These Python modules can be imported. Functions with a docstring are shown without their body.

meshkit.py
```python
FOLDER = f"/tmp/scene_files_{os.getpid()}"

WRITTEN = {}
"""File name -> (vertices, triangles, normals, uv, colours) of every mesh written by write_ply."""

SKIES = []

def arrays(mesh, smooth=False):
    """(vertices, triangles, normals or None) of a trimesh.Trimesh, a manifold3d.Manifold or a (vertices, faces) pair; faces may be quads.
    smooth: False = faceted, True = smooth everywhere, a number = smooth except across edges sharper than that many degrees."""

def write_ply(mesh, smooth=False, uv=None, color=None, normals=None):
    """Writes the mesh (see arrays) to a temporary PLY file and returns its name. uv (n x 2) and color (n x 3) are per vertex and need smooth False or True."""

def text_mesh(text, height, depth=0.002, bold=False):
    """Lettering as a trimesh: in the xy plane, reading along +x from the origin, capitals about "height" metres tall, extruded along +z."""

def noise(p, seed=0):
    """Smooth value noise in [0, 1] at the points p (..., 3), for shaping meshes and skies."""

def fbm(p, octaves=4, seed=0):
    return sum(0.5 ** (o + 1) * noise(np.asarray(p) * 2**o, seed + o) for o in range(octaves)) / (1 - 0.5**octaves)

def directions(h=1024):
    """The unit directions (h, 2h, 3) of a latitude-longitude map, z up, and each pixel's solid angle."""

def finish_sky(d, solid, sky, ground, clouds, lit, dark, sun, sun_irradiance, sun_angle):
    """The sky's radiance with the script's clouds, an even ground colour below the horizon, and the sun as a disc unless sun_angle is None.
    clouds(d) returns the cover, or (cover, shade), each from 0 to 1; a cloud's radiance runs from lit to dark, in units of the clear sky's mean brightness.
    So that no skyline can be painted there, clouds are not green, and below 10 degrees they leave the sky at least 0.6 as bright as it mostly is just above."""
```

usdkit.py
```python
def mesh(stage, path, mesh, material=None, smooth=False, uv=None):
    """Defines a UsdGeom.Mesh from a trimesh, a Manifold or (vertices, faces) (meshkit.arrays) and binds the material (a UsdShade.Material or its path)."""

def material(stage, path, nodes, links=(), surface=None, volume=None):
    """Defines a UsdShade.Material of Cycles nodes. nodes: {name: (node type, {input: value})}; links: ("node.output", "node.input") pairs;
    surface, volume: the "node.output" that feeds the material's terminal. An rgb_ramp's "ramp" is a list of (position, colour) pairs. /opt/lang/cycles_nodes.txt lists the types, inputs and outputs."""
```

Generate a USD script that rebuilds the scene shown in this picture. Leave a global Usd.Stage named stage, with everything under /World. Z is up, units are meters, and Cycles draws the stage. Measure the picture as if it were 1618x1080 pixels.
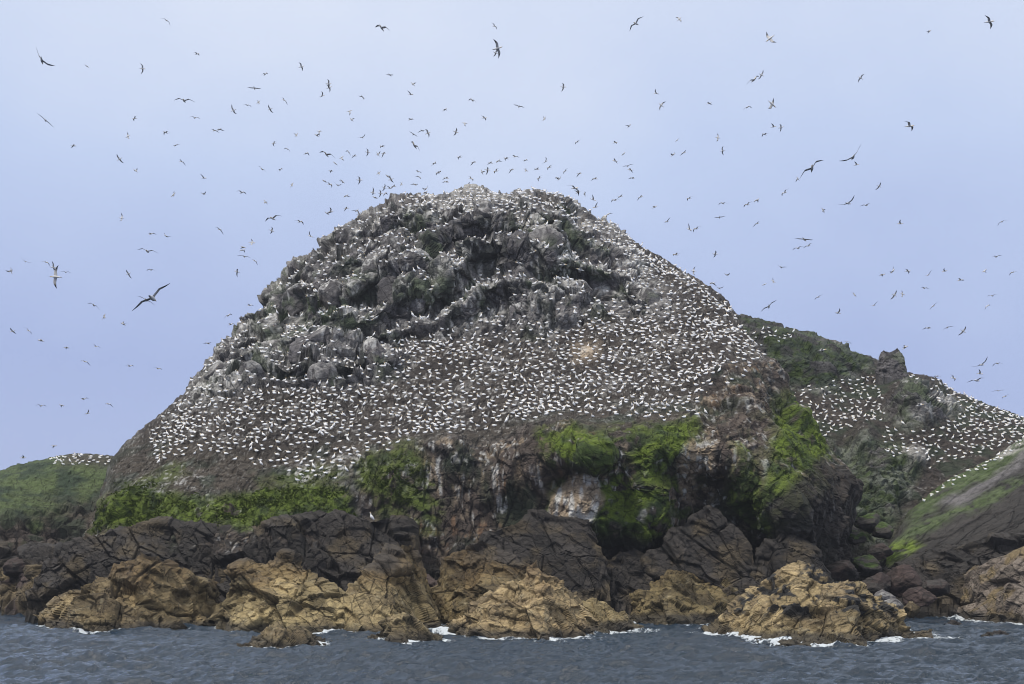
import math, random
import numpy as np
from scipy.spatial import cKDTree
from scipy.interpolate import RBFInterpolator
from scipy.ndimage import map_coordinates
import usdkit, meshkit
from pxr import Usd, UsdGeom, UsdLux, UsdShade, Gf, Sdf, Vt

stage = Usd.Stage.CreateInMemory()
UsdGeom.SetStageUpAxis(stage, "Z"); UsdGeom.SetStageMetersPerUnit(stage, 1.0)
UsdGeom.Xform.Define(stage, "/World"); UsdGeom.Scope.Define(stage, "/World/Looks")
LOOK = "/World/Looks/"

# ------------------------------------------------------------------ camera, sky, sun, exposure
F, HOR, CAMZ = 2200.0, 880.0, 7.0            # focal length and horizon row in units of the 1618-pixel-wide photograph, eye height
cam = UsdGeom.Camera.Define(stage, "/World/camera")
cam.CreateHorizontalApertureAttr(36.0); cam.CreateFocalLengthAttr(36.0 * F / 1618)
cam.CreateVerticalApertureOffsetAttr(36.0 * (HOR - 540) / 1618)
cam.AddTranslateOp().Set(Gf.Vec3d(0, 0, CAMZ)); cam.AddRotateXOp().Set(90)
cam.CreateClippingRangeAttr((0.5, 20000))
EXPOSURE = 1.0
cam.CreateExposureAttr(EXPOSURE)
SUN = np.array([-0.40, -0.28, 0.87]); SUN /= np.linalg.norm(SUN)
sun = UsdLux.DistantLight.Define(stage, "/World/sun")
sun.CreateNormalizeAttr(True); sun.CreateIntensityAttr(0.40); sun.CreateAngleAttr(14.0); sun.CreateColorAttr(Gf.Vec3f(1, .95, .87))
zax = Gf.Vec3d(*map(float, SUN))
m = Gf.Matrix4d(); m.SetRotate(Gf.Rotation(Gf.Vec3d(0, 0, 1), zax)); sun.AddTransformOp().Set(m)
SKY_STRENGTH, CLOUD = 0.10, 4.6
usdkit.material(stage, LOOK + "sky_look", {
    "sky": ("sky_texture", {"sky_type": "single_scattering", "sun_disc": False, "sun_elevation": math.asin(SUN[2]), "sun_rotation": math.atan2(SUN[0], SUN[1])}),
    "tc": ("texture_coordinate", {}), "sep": ("separate_xyz", {}),
    "map": ("mapping", {"scale": (1.0, 1.0, 1.6)}),
    "n": ("noise_texture", {"scale": 1.7, "detail": 5.0, "roughness": .5}),
    "amp": ("math", {"math_type": "multiply_add", "value2": 0.56, "value3": -0.28}),
    "add": ("math", {"math_type": "add"}),
    "ramp": ("rgb_ramp", {"ramp": [(0.0, (.40, .475, .77)), (.14, (.41, .49, .79)), (.34, (.60, .70, .95)), (.7, (1.05, 1.08, 1.12)), (1.0, (1.3, 1.3, 1.3))]}),
    "gain": ("vector_math", {"math_type": "scale", "scale": CLOUD}),
    "mix": ("mix_color", {"fac": 0.93}), "bg": ("background_shader", {"strength": SKY_STRENGTH})},
    [("tc.generated", "sep.vector"), ("tc.generated", "map.vector"), ("map.vector", "n.vector"), ("n.fac", "amp.value1"), ("sep.z", "add.value1"), ("amp.value", "add.value2"),
     ("add.value", "ramp.fac"), ("ramp.color", "gain.vector1"), ("sky.color", "mix.a"), ("gain.vector", "mix.b"), ("mix.result", "bg.color")], surface="bg.background")
dome = UsdLux.DomeLight.Define(stage, "/World/sky"); dome.CreateIntensityAttr(1.0)
UsdShade.MaterialBindingAPI.Apply(dome.GetPrim()).Bind(UsdShade.Material.Get(stage, LOOK + "sky_look"))
dome.GetPrim().SetCustomDataByKey("kind", "structure")

# ------------------------------------------------------------------ helpers
counts = {}
def path(name, parent="/World"):
    k = counts[(parent, name)] = counts.get((parent, name), -1) + 1
    return f"{parent}/{name}" + (f"_{k:03d}" if k else "")
def tag(p, label=None, cat=None, group=None, kind=None):
    p = p.GetPrim() if hasattr(p, "GetPrim") else p
    for k, v in (("label", label), ("category", cat), ("group", group), ("kind", kind)):
        if v: p.SetCustomDataByKey(k, v)
    return p
def put(name, mesh, mat, parent="/World", smooth=False, color=None, extra=None):
    m = usdkit.mesh(stage, path(name, parent), mesh, LOOK + mat, smooth=smooth)
    api = UsdGeom.PrimvarsAPI(m)
    if color is not None: api.CreatePrimvar("tint", Sdf.ValueTypeNames.Color3fArray, "vertex").Set(Vt.Vec3fArray.FromNumpy(np.ascontiguousarray(color, np.float32)))
    return m
noise, fbm = meshkit.noise, meshkit.fbm
def sstep(a, b, x):
    t = np.clip((x - a) / (b - a), 0, 1); return t * t * (3 - 2 * t)
def lerp(a, b, t):
    t = np.asarray(t)[..., None]; return a * (1 - t) + np.asarray(b) * t
def at(px, py, Y):
    px, py, Y = np.broadcast_arrays(np.asarray(px, float), np.asarray(py, float), np.asarray(Y, float))
    return np.stack([(px - 809) / F * Y, Y, CAMZ + (HOR - py) / F * Y], -1)
def waterY(py): return F * CAMZ / (np.asarray(py, float) - HOR)
def poly(pts, x): pts = np.asarray(pts, float); return np.interp(x, pts[:, 0], pts[:, 1])
def inside(pts, x, y):
    """signed distance to a polygon, positive inside"""
    pts = np.asarray(pts, float); d = np.full(x.shape, 1e9); odd = np.zeros(x.shape, bool)
    for (x0, y0), (x1, y1) in zip(pts, np.roll(pts, -1, 0)):
        ex, ey = x1 - x0, y1 - y0
        t = np.clip(((x - x0) * ex + (y - y0) * ey) / (ex * ex + ey * ey + 1e-9), 0, 1)
        d = np.minimum(d, (x - x0 - t * ex) ** 2 + (y - y0 - t * ey) ** 2)
        odd ^= ((y0 > y) != (y1 > y)) & (x < ex * (y - y0) / (ey if ey else 1e-9) + x0)
    return np.where(odd, 1, -1) * np.sqrt(d)
def rot(ax, ay, az):
    a, b, c = map(math.radians, (ax, ay, az))
    X = np.array([[1, 0, 0], [0, math.cos(a), -math.sin(a)], [0, math.sin(a), math.cos(a)]])
    Y = np.array([[math.cos(b), 0, math.sin(b)], [0, 1, 0], [-math.sin(b), 0, math.cos(b)]])
    Z = np.array([[math.cos(c), -math.sin(c), 0], [math.sin(c), math.cos(c), 0], [0, 0, 1]])
    return Z @ Y @ X
def facets(P, size, seed, R=np.eye(3), stretch=(1, 1, 1), tilt=.8, step=.5, crack=.12, warp=.25, soft=.16, deep=.22):
    """broken-rock relief in units of size: every jittered cell is a tilted plane of its own, with a groove where cells meet; returns relief, groove, cell tone"""
    sh = P.shape[:-1]; p = P.reshape(-1, 3)
    if warp: p = p + warp * size * (np.stack([noise(p / size * .9, seed + k) for k in (11, 12, 13)], -1) - .5)
    q = (p @ R.T) / (np.asarray(stretch) * size)
    rng = np.random.default_rng(seed)
    keys = np.unique(np.floor(q).astype(np.int64), axis=0)
    near = np.unique(np.concatenate([keys + d for d in np.array(np.meshgrid(*[[-1, 0, 1]] * 3)).reshape(3, -1).T]), axis=0)
    c = near + rng.random(near.shape)
    g = rng.normal(size=c.shape); g /= np.linalg.norm(g, axis=1, keepdims=True); off = rng.random(len(c)) - .5; tone = rng.random(len(c))
    d, i = cKDTree(c).query(q, k=2, workers=-1)
    j = i[:, 0]; gap = d[:, 1] - d[:, 0]; two = [step * off[k] + tilt * np.einsum("ij,ij->i", g[k], q - c[k]) for k in (i[:, 0], i[:, 1])]
    mixed = .5 + .5 * sstep(0, soft, gap); h = two[0] * mixed + two[1] * (1 - mixed)
    groove = 1 - sstep(0, crack, gap)
    return (h - deep * groove).reshape(sh), groove.reshape(sh), tone[j].reshape(sh)
def blocks(P, size, seed, R=np.eye(3), stretch=(1, 1, 1), step=.7, round_=.4, edge=.35, tilt=.3, warp=.15):
    """jointed rock: each cell a bulging block, set out or in from its neighbours, with deep joints between"""
    sh = P.shape[:-1]; p = P.reshape(-1, 3)
    p = p + warp * size * (np.stack([noise(p / size * .9, seed + k) for k in (11, 12, 13)], -1) - .5)
    q = (p @ R.T) / (np.asarray(stretch) * size); rng = np.random.default_rng(seed)
    keys = np.unique(np.floor(q).astype(np.int64), axis=0)
    near = np.unique(np.concatenate([keys + d for d in np.array(np.meshgrid(*[[-1, 0, 1]] * 3)).reshape(3, -1).T]), axis=0)
    c = near + .15 + .7 * rng.random(near.shape); g = rng.normal(size=c.shape); g /= np.linalg.norm(g, axis=1, keepdims=True); off = rng.random(len(c)) - .5; tone = rng.random(len(c))
    d, i = cKDTree(c).query(q, k=2, workers=-1); j = i[:, 0]; gap = d[:, 1] - d[:, 0]; e = np.clip(gap / edge, 0, 1)
    two = [step * off[k] + tilt * np.einsum("ij,ij->i", g[k], q - c[k]) for k in (i[:, 0], i[:, 1])]
    mixed = .5 + .5 * sstep(0, .16, gap); h = two[0] * mixed + two[1] * (1 - mixed) + round_ * (1 - (1 - e) ** 2.5)
    return h.reshape(sh), (1 - sstep(0, .10, gap)).reshape(sh), tone[j].reshape(sh)
def grid_normals(P):
    n = np.cross(np.gradient(P, axis=1), np.gradient(P, axis=0)); n /= np.linalg.norm(n, axis=-1, keepdims=True) + 1e-12
    return n
def grid_faces(r, c):
    i = np.arange(r * c).reshape(r, c); a, b, d, e = i[:-1, :-1], i[:-1, 1:], i[1:, 1:], i[1:, :-1]
    return np.concatenate([np.stack([a, b, d], -1).reshape(-1, 3), np.stack([a, d, e], -1).reshape(-1, 3)])
def blur(a, n):
    from scipy.ndimage import uniform_filter
    return uniform_filter(a, (n, n) + (0,) * (a.ndim - 2), mode="nearest")

# ------------------------------------------------------------------ materials
def rock_look(name, scale=1.0, rough=.85, bump=1.0, spec=.3, cracks=.5, fine=.45):
    usdkit.material(stage, LOOK + name, {
        "a": ("attribute", {"attribute": "tint"}), "g": ("geometry", {}),
        "m1": ("mapping", {"rotation": (.3, .5, .2), "scale": (1, 1, 1.7)}),
        "n1": ("noise_texture", {"scale": 1.3 * scale, "detail": 8.0, "roughness": .68}),
        "n2": ("noise_texture", {"scale": 6.0 * scale, "detail": 5.0, "roughness": .65}),
        "v": ("voronoi_texture", {"feature": "distance_to_edge", "scale": .55 * scale, "randomness": 1.0}),
        "w": ("mix_vector", {"fac": .18}),
        "r1": ("rgb_ramp", {"ramp": [(.3, (1 - fine,) * 3), (.5, (1,) * 3), (.72, (1 + fine,) * 3)]}),
        "r2": ("rgb_ramp", {"ramp": [(.28, (.62,) * 3), (.5, (1,) * 3), (.75, (1.3,) * 3)]}),
        "rc": ("rgb_ramp", {"ramp": [(0, (1 - cracks,) * 3), (.035, (1,) * 3), (1, (1,) * 3)]}),
        "x1": ("mix_color", {"blend_type": "multiply", "fac": 1.0}), "x2": ("mix_color", {"blend_type": "multiply", "fac": 1.0}), "x3": ("mix_color", {"blend_type": "multiply", "fac": 1.0}),
        "hs": ("math", {"math_type": "multiply_add", "value2": 1.6}), "h3": ("math", {"math_type": "multiply_add", "value2": .5}), "rcv": ("rgb_to_bw", {}),
        "b": ("bump", {"strength": .8 * bump, "distance": .16 / scale}),
        "p": ("principled_bsdf", {"roughness": rough, "specular_ior_level": spec})},
        [("g.position", "m1.vector"), ("m1.vector", "n1.vector"), ("m1.vector", "n2.vector"), ("m1.vector", "w.a"), ("n1.color", "w.b"), ("w.result", "v.vector"),
         ("n1.fac", "r1.fac"), ("n2.fac", "r2.fac"), ("v.distance", "rc.fac"),
         ("a.color", "x1.a"), ("r1.color", "x1.b"), ("x1.result", "x2.a"), ("r2.color", "x2.b"), ("x2.result", "x3.a"), ("rc.color", "x3.b"), ("x3.result", "p.base_color"),
         ("n1.fac", "hs.value1"), ("n2.fac", "hs.value3"), ("rc.color", "rcv.color"), ("rcv.val", "h3.value1"), ("hs.value", "h3.value3"), ("h3.value", "b.height"), ("b.normal", "p.normal")], surface="p.BSDF")
rock_look("hill_rock", .9, cracks=.62, bump=1.25); rock_look("shore_stone", 1.1, rough=.75, cracks=.7, bump=.9); rock_look("wet_slab", 1.2, rough=.6, cracks=.3)
usdkit.material(stage, LOOK + "plumage", {"a": ("attribute", {"attribute": "tint"}), "p": ("principled_bsdf", {"roughness": .7, "specular_ior_level": .2})}, [("a.color", "p.base_color")], surface="p.BSDF")
usdkit.material(stage, LOOK + "sea_water", {
    "g": ("geometry", {}), "m": ("mapping", {"scale": (.7, 1.5, 1)}),
    "n": ("noise_texture", {"scale": 3.2, "detail": 6.0, "roughness": .62}), "n2": ("noise_texture", {"scale": .04, "detail": 3.0}),
    "rr": ("map_range", {"from_min": .35, "from_max": .65, "to_min": .015, "to_max": .05}),
    "b": ("bump", {"strength": .85, "distance": .12}),
    "p": ("principled_bsdf", {"base_color": (.008, .018, .031), "ior": 1.33})},
    [("g.position", "m.vector"), ("m.vector", "n.vector"), ("g.position", "n2.vector"), ("n2.fac", "rr.value"), ("rr.result", "p.roughness"), ("n.fac", "b.height"), ("b.normal", "p.normal")], surface="p.BSDF")
usdkit.material(stage, LOOK + "foam_look", {"g": ("geometry", {}), "a": ("attribute", {"attribute": "tint"}), "n": ("noise_texture", {"scale": 3.4, "detail": 6.0, "roughness": .68, "distortion": .6}),
    "s": ("math", {"math_type": "multiply_add", "value2": 1.5}), "r": ("rgb_ramp", {"ramp": [(.0, (0,) * 3), (.88, (0,) * 3), (.95, (.3,) * 3), (1.0, (.85,) * 3)]}), "half": ("math", {"math_type": "multiply", "value2": .62}),
    "t": ("transparent_bsdf", {}), "d": ("diffuse_bsdf", {"color": (.52, .56, .59)}), "m": ("mix_closure", {})},
    [("g.position", "n.vector"), ("n.fac", "s.value1"), ("a.fac", "s.value3"), ("s.value", "half.value1"), ("half.value", "r.fac"), ("r.color", "m.fac"), ("t.BSDF", "m.closure1"), ("d.BSDF", "m.closure2")], surface="m.closure")
usdkit.material(stage, LOOK + "leaf_look", {"o": ("object_info", {}), "a": ("attribute", {"attribute": "tint"}), "d": ("diffuse_bsdf", {}), "t": ("translucent_bsdf", {}), "m": ("mix_closure", {"fac": .3})},
    [("a.color", "d.color"), ("a.color", "t.color"), ("d.BSDF", "m.closure1"), ("t.BSDF", "m.closure2")], surface="m.closure")

# ------------------------------------------------------------------ colours (linear, real-world)
C = {k: np.array(v) for k, v in dict(
    crag=(.105, .098, .10), pale=(.30, .288, .272), guano=(.58, .57, .54), crev=(.022, .021, .022), lichen=(.075, .10, .05), soil=(.033, .027, .024), soil2=(.056, .046, .039), earth=(.07, .058, .043),
    cliff=(.075, .058, .048), tan=(.32, .25, .175), moss=(.088, .125, .013), moss2=(.034, .056, .010), darkgreen=(.022, .036, .019), black=(.026, .0225, .020), ochre=(.285, .218, .110), ochre2=(.138, .104, .056),
    wet=(.022, .021, .020), grass=(.06, .082, .03), red=(.075, .052, .046)).items()}

# ------------------------------------------------------------------ land built as depth-controlled sheets
def land(top, bottom_row, ctrl, step, back, seed, shift=0.0, crest_round=9.0):
    """columns from the bottom row up to the crest line, then over it and down behind; ctrl: (px, py, distance)"""
    top = np.asarray(top, float); ctrl = np.asarray(ctrl, float) + [0, 0, shift]
    px = np.arange(top[0, 0], top[-1, 0] + .1, step)
    S = poly(top, px); nr = int((bottom_row - S.min()) / step); v = np.linspace(0, 1, nr)
    PX = np.repeat(px[None], nr, 0); from_s = np.convolve(np.pad(S, 40, mode="edge"), np.ones(81) / 81, "valid")
    PY = bottom_row + (from_s - bottom_row)[None] * v[:, None] + (S - from_s)[None] * v[:, None] ** 5
    rb = RBFInterpolator(ctrl[:, :2] / 100, ctrl[:, 2], kernel="thin_plate_spline", smoothing=.02)
    gx, gy = np.linspace(px[0], px[-1], 120), np.linspace(top[:, 1].min() - 5, bottom_row, 90)
    G = rb(np.stack(np.meshgrid(gx, gy), -1).reshape(-1, 2) / 100).reshape(90, 120)
    Y = map_coordinates(G, [(PY - gy[0]) / (gy[-1] - gy[0]) * 89, (PX - gx[0]) / (gx[-1] - gx[0]) * 119], order=1, mode="nearest")
    Y = Y + crest_round * (1 - np.sqrt(np.clip(1 - np.clip((30 - (PY - S[None])) / 30, 0, 1) ** 2, 0, 1)))      # the skyline rolls over
    P = at(PX, PY, Y)
    nb = 36; t = np.linspace(0, 1, nb + 1)[1:]
    crest = P[-1]; far = np.zeros((nb,) + crest.shape)
    drop = crest[:, 2] + 3
    far[..., 0] = crest[:, 0] * (1 + .0 * t[:, None]); far[..., 1] = crest[:, 1] + back * (t[:, None] ** .75); far[..., 2] = crest[:, 2] - drop * (t[:, None] ** 1.5)
    return np.concatenate([P, far]), np.concatenate([PX, np.repeat(px[None], nb, 0)]), np.concatenate([PY, np.repeat(S[None], nb, 0)]), nr

class Surf: pass
def nz_after(P): n = grid_normals(P); n = np.where(n[..., 1:2] > 0.3, n, n); return n

# main hill -------------------------------------------------------------
SKYLINE = [(60, 905), (100, 870), (128, 845), (150, 812), (166, 770), (180, 722), (200, 697), (245, 660), (285, 622), (305, 600), (330, 570), (352, 545), (400, 512), (414, 498), (418, 468), (440, 445), (478, 412),
           (520, 380), (556, 347), (580, 332), (605, 320), (628, 309), (660, 305), (700, 307), (745, 300), (790, 303), (850, 301), (885, 307), (905, 318), (925, 330), (945, 346), (985, 368), (1010, 388), (1050, 410),
           (1075, 426), (1105, 440), (1130, 462), (1158, 488), (1166, 505), (1185, 535), (1215, 565), (1228, 590), (1236, 620), (1262, 655), (1290, 690), (1315, 735), (1330, 775), (1338, 830), (1350, 900)]
HILL = [(60, 1000, 150), (200, 1000, 143), (400, 1000, 140), (600, 1000, 141), (800, 1000, 142), (1000, 1000, 151), (1200, 1000, 151), (1350, 1000, 150), (80, 900, 156),
        (300, 880, 143), (500, 880, 140), (660, 880, 146), (750, 880, 147), (850, 880, 147), (980, 890, 152), (980, 860, 149), (1100, 880, 155), (1200, 880, 152), (1320, 880, 152), (1345, 860, 158),
        (180, 810, 156), (300, 810, 148), (480, 810, 146), (600, 800, 150), (700, 800, 149), (800, 800, 150), (900, 810, 148), (985, 830, 147), (985, 770, 149), (1050, 830, 149), (1090, 790, 153), (1180, 800, 150), (1270, 800, 147), (1325, 810, 157),
        (140, 850, 160), (195, 720, 170), (300, 735, 158), (450, 735, 153), (600, 735, 152), (690, 700, 152), (850, 710, 149), (950, 700, 146), (1050, 700, 147), (1150, 710, 147), (1220, 710, 150), (1290, 720, 160),
        (245, 672, 176), (350, 640, 170), (500, 640, 166), (700, 640, 163), (900, 640, 160), (1050, 640, 157), (1120, 640, 155), (1200, 625, 158), (1235, 640, 164),
        (340, 570, 190), (450, 560, 184), (600, 560, 181), (800, 560, 178), (1000, 560, 174), (1100, 560, 171), (1180, 560, 169), (1215, 580, 169),
        (425, 480, 203), (500, 480, 194), (650, 480, 189), (800, 480, 188), (950, 480, 187), (1080, 480, 187), (1150, 495, 192),
        (500, 405, 209), (600, 400, 198), (750, 400, 194), (900, 400, 195), (1000, 400, 202), (1060, 425, 207),
        (600, 330, 212), (700, 330, 203), (800, 325, 202), (880, 325, 204), (945, 352, 212)]
def build_hill():
    P, PX, PY, nr = land(SKYLINE, 1005, HILL, 1.6, 45, 1, shift=8)
    ti = P[..., 2] / (5.6 + 2.4 * noise(P / [22, 22, 40], 14)) + 2.0 * fbm(P / [11, 11, 40], 2, 15) + .5 * noise(P / 3.5, 16); fr = ti - np.floor(ti)
    cz = sstep(-10, 30, inside([(330, 620), (330, 570), (415, 460), (560, 335), (640, 310), (900, 312), (1000, 390), (1060, 470), (1000, 505), (860, 540), (650, 540), (640, 605), (480, 625)], PX, PY))
    P = P + (cz * 5.6 * (sstep(.58, 1.0, fr) - fr))[..., None] * [0, 1, 0]
    N = blur(grid_normals(blur(P, 7)), 7)
    w1 = fbm(P / 9, 3, 5) - .5; w2 = fbm(P / 2.5, 4, 8) - .5
    jx, jy = PX + 60 * w1 + 14 * w2, PY + 50 * (fbm(P / 9, 3, 6) - .5) + 14 * (fbm(P / 2.5, 3, 9) - .5)
    # where there is crag, nesting slope, lower cliff, tidal rock
    crag = sstep(-18, 22, inside([(280, 640), (330, 560), (415, 440), (560, 320), (700, 280), (960, 300), (1010, 400), (1080, 465), (1060, 500), (960, 500), (860, 540), (740, 520), (650, 530), (640, 600), (540, 625), (420, 600), (330, 640)], jx, jy))
    shelf = sstep(-10, 14, inside([(620, 300), (880, 296), (1010, 385), (1180, 520), (1060, 480), (960, 395), (900, 355), (840, 345), (760, 330), (640, 335)], jx, jy)) * .8
    cliff = sstep(-10, 16, np.maximum(inside([(560, 735), (640, 715), (800, 690), (900, 660), (1000, 690), (1090, 660), (1110, 610), (1160, 560), (1230, 560), (1250, 640), (1360, 760), (1370, 900), (600, 900)], jx, jy), inside([(40, 900), (150, 790), (330, 780), (560, 770), (600, 900)], jx, jy)))
    tidal = sstep(9.5, 6.5, P[..., 2] + 4 * w1 + 3 * w2)
    colony = np.clip(1 - crag - cliff - tidal, 0, 1)
    # broken rock: big blocks, smaller blocks, chips
    b1, g1, t1 = facets(P, 3.9, 21, rot(8, 14, 10), (.85, 1.4, 1.6), tilt=.62, step=.8, crack=.05, soft=.05, warp=.05)
    b2, g2, t2 = facets(P, 1.55, 22, rot(4, 10, 20), (.85, 1.4, 1.6), tilt=.65, step=.7, crack=.07, soft=.06, warp=.05)
    b3, g3, t3 = facets(P, .8, 23, rot(20, 8, 0), (.9, 1, 1.4), tilt=.8, step=.6, warp=.06, soft=.08)
    b4, g4, t4 = facets(P, 8.0, 24, rot(0, -20, 0), (1, 1, 1.3), tilt=.6, step=.5, crack=.03, warp=.06, deep=0, soft=.1)
    rough = np.clip(crag * (1 - .55 * shelf) + .85 * cliff + tidal, .0, 1)
    d = rough * (1.9 * b1 * (crag + .45 * cliff + .5 * tidal) + .8 * b2 * (1 - .4 * cliff) + .42 * b3) + 2.6 * cliff * b4
    d += colony * (.9 * w1 * 2 + .3 * b2 + .20 * b3 + .5 * w2)
    d += .16 * (fbm(P / .8, 3, 31) - .5)
    bk = np.zeros(P.shape[:2]); bk[nr:] = 1
    Q = P + N * d[..., None]
    # big boulder-like bulges and hollows read off the photograph: (px, py, radius px, metres)
    for x, y, r, a in [(640, 430, 42, 1.6), (705, 395, 36, 1.2), (505, 550, 40, 2.0), (600, 570, 34, 1.6), (520, 600, 34, 1.4), (540, 470, 45, 1.2), (640, 350, 40, 1.0), (770, 330, 40, 1.0), (860, 390, 46, 1.6), (920, 460, 22, 1.4),
                       (930, 560, 20, .6), (470, 500, 40, -2.2), (770, 420, 34, -1.6), (960, 460, 40, -2.2), (900, 430, 30, -1.2), (1010, 470, 34, -1.8), (590, 480, 30, -1.4), (920, 715, 40, 2.4), (1000, 790, 60, 1.2), (880, 760, 26, -2.0),
                       (930, 800, 36, 1.0), (1175, 640, 34, 1.0), (1140, 770, 22, -2.0), (1290, 790, 60, 1.5), (620, 770, 44, 1.2), (770, 700, 40, -1.0), (600, 800, 40, -1.0), (660, 760, 25, -1.0)]:
        k = np.exp(-(((PX - x) ** 2 + (PY - y) ** 2) / (r * r)) ** 1.5) * (1 - bk)
        Q = Q + (N * [1, 1, .4]) * (a * k)[..., None]
    n = grid_normals(Q); nz = blur(n[..., 2:3], 5)[..., 0]
    # --- what the ground is made of
    shp = noise(P / .35, 3); f1 = fbm(P / 3.2, 4, 41); f2 = fbm(P / .9, 3, 42); streak = fbm(P / [.55, .55, 5.0], 4, 43)
    col = np.broadcast_to(C["crag"], P.shape).copy()
    col *= (.62 + .75 * t2 * .6 + .3 * t3)[..., None]
    col = lerp(col, C["pale"], sstep(.5, .78, f1 + .4 * (t1 - .5)) * .45)
    col = lerp(col, C["lichen"], sstep(.5, .66, fbm(P / 5, 4, 44)) * sstep(.75, .3, nz) * .75)
    col = lerp(col, np.array([.030, .036, .028]), crag * sstep(.50, .63, fbm(P / [2.2, 2.2, 5.5], 4, 39)) * sstep(.75, .35, nz) * .75)
    col = lerp(col, C["guano"], crag * np.maximum(sstep(.50, .70, streak + .40 * (nz - .35)) * sstep(.35, .6, fbm(P / 6, 3, 45)) * .8, sstep(.54, .66, fbm(P / [.32, .32, 3.2], 4, 46)) * sstep(.4, .55, f1) * .55))
    col = lerp(col, C["crev"], np.maximum(g1 * .85, g2 * .6) * rough)
    soil = lerp(np.broadcast_to(C["soil"], P.shape), C["soil2"], sstep(.4, .7, f2)) * (.75 + .5 * f1)[..., None]
    soil = lerp(soil, C["pale"], sstep(.78, .86, shp) * .8)
    soil = lerp(soil, C["guano"], sstep(.72, .86, noise(P / .24, 14)) * .65 * sstep(.38, .55, fbm(P / 2.2, 3, 19)))
    soil = lerp(soil, C["pale"] * .8, sstep(.6, .8, t3 * sstep(.45, .6, f1)) * .5)
    col = lerp(col, soil, np.clip(colony + .6 * shelf * crag * sstep(.45, .75, nz), 0, 1))
    cl = lerp(np.broadcast_to(C["cliff"], P.shape) * (.6 + .7 * t2)[..., None], C["tan"] * .9, sstep(.5, .66, streak) * sstep(.38, .55, f1) * .75)
    cl = lerp(cl, np.array([.15, .085, .045]), sstep(.56, .68, fbm(P / [.6, .6, 5], 4, 57)) * sstep(.52, .64, fbm(P / 5, 3, 58)) * .6)
    cl = lerp(cl, C["crev"], sstep(.52, .7, fbm(P / [1.6, 1.6, 6], 4, 47)) * .75)
    cl = lerp(cl, C["darkgreen"], sstep(.5, .66, fbm(P / [3, 3, 6], 4, 48)) * .7)
    cl = lerp(cl, C["guano"] * .8, sstep(.56, .68, fbm(P / [.4, .4, 6], 4, 49)) * sstep(.42, .56, f1) * .8)
    cl = lerp(cl, C["crev"] * .6, np.maximum(g1 * .7, g2 * .4))
    col = lerp(col, cl, cliff)
    earthy = sstep(-30, 30, inside([(150, 800), (190, 710), (260, 690), (420, 715), (640, 700), (900, 650), (1100, 620), (1110, 680), (900, 700), (600, 760), (300, 790)], jx, jy)) * (1 - cliff)
    col = lerp(col, lerp(C["earth"] * np.ones(3), C["darkgreen"] * np.ones(3), sstep(.45, .62, f1)) * (.7 + .6 * f2)[..., None], earthy * .6)
    def patch(pts, soft=12): return sstep(-soft, soft, inside(pts, jx, jy) if soft >= 10 else inside(pts, PX + 26 * w2, PY + 20 * w1))
    upface = sstep(-.25, .35, nz)
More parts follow.
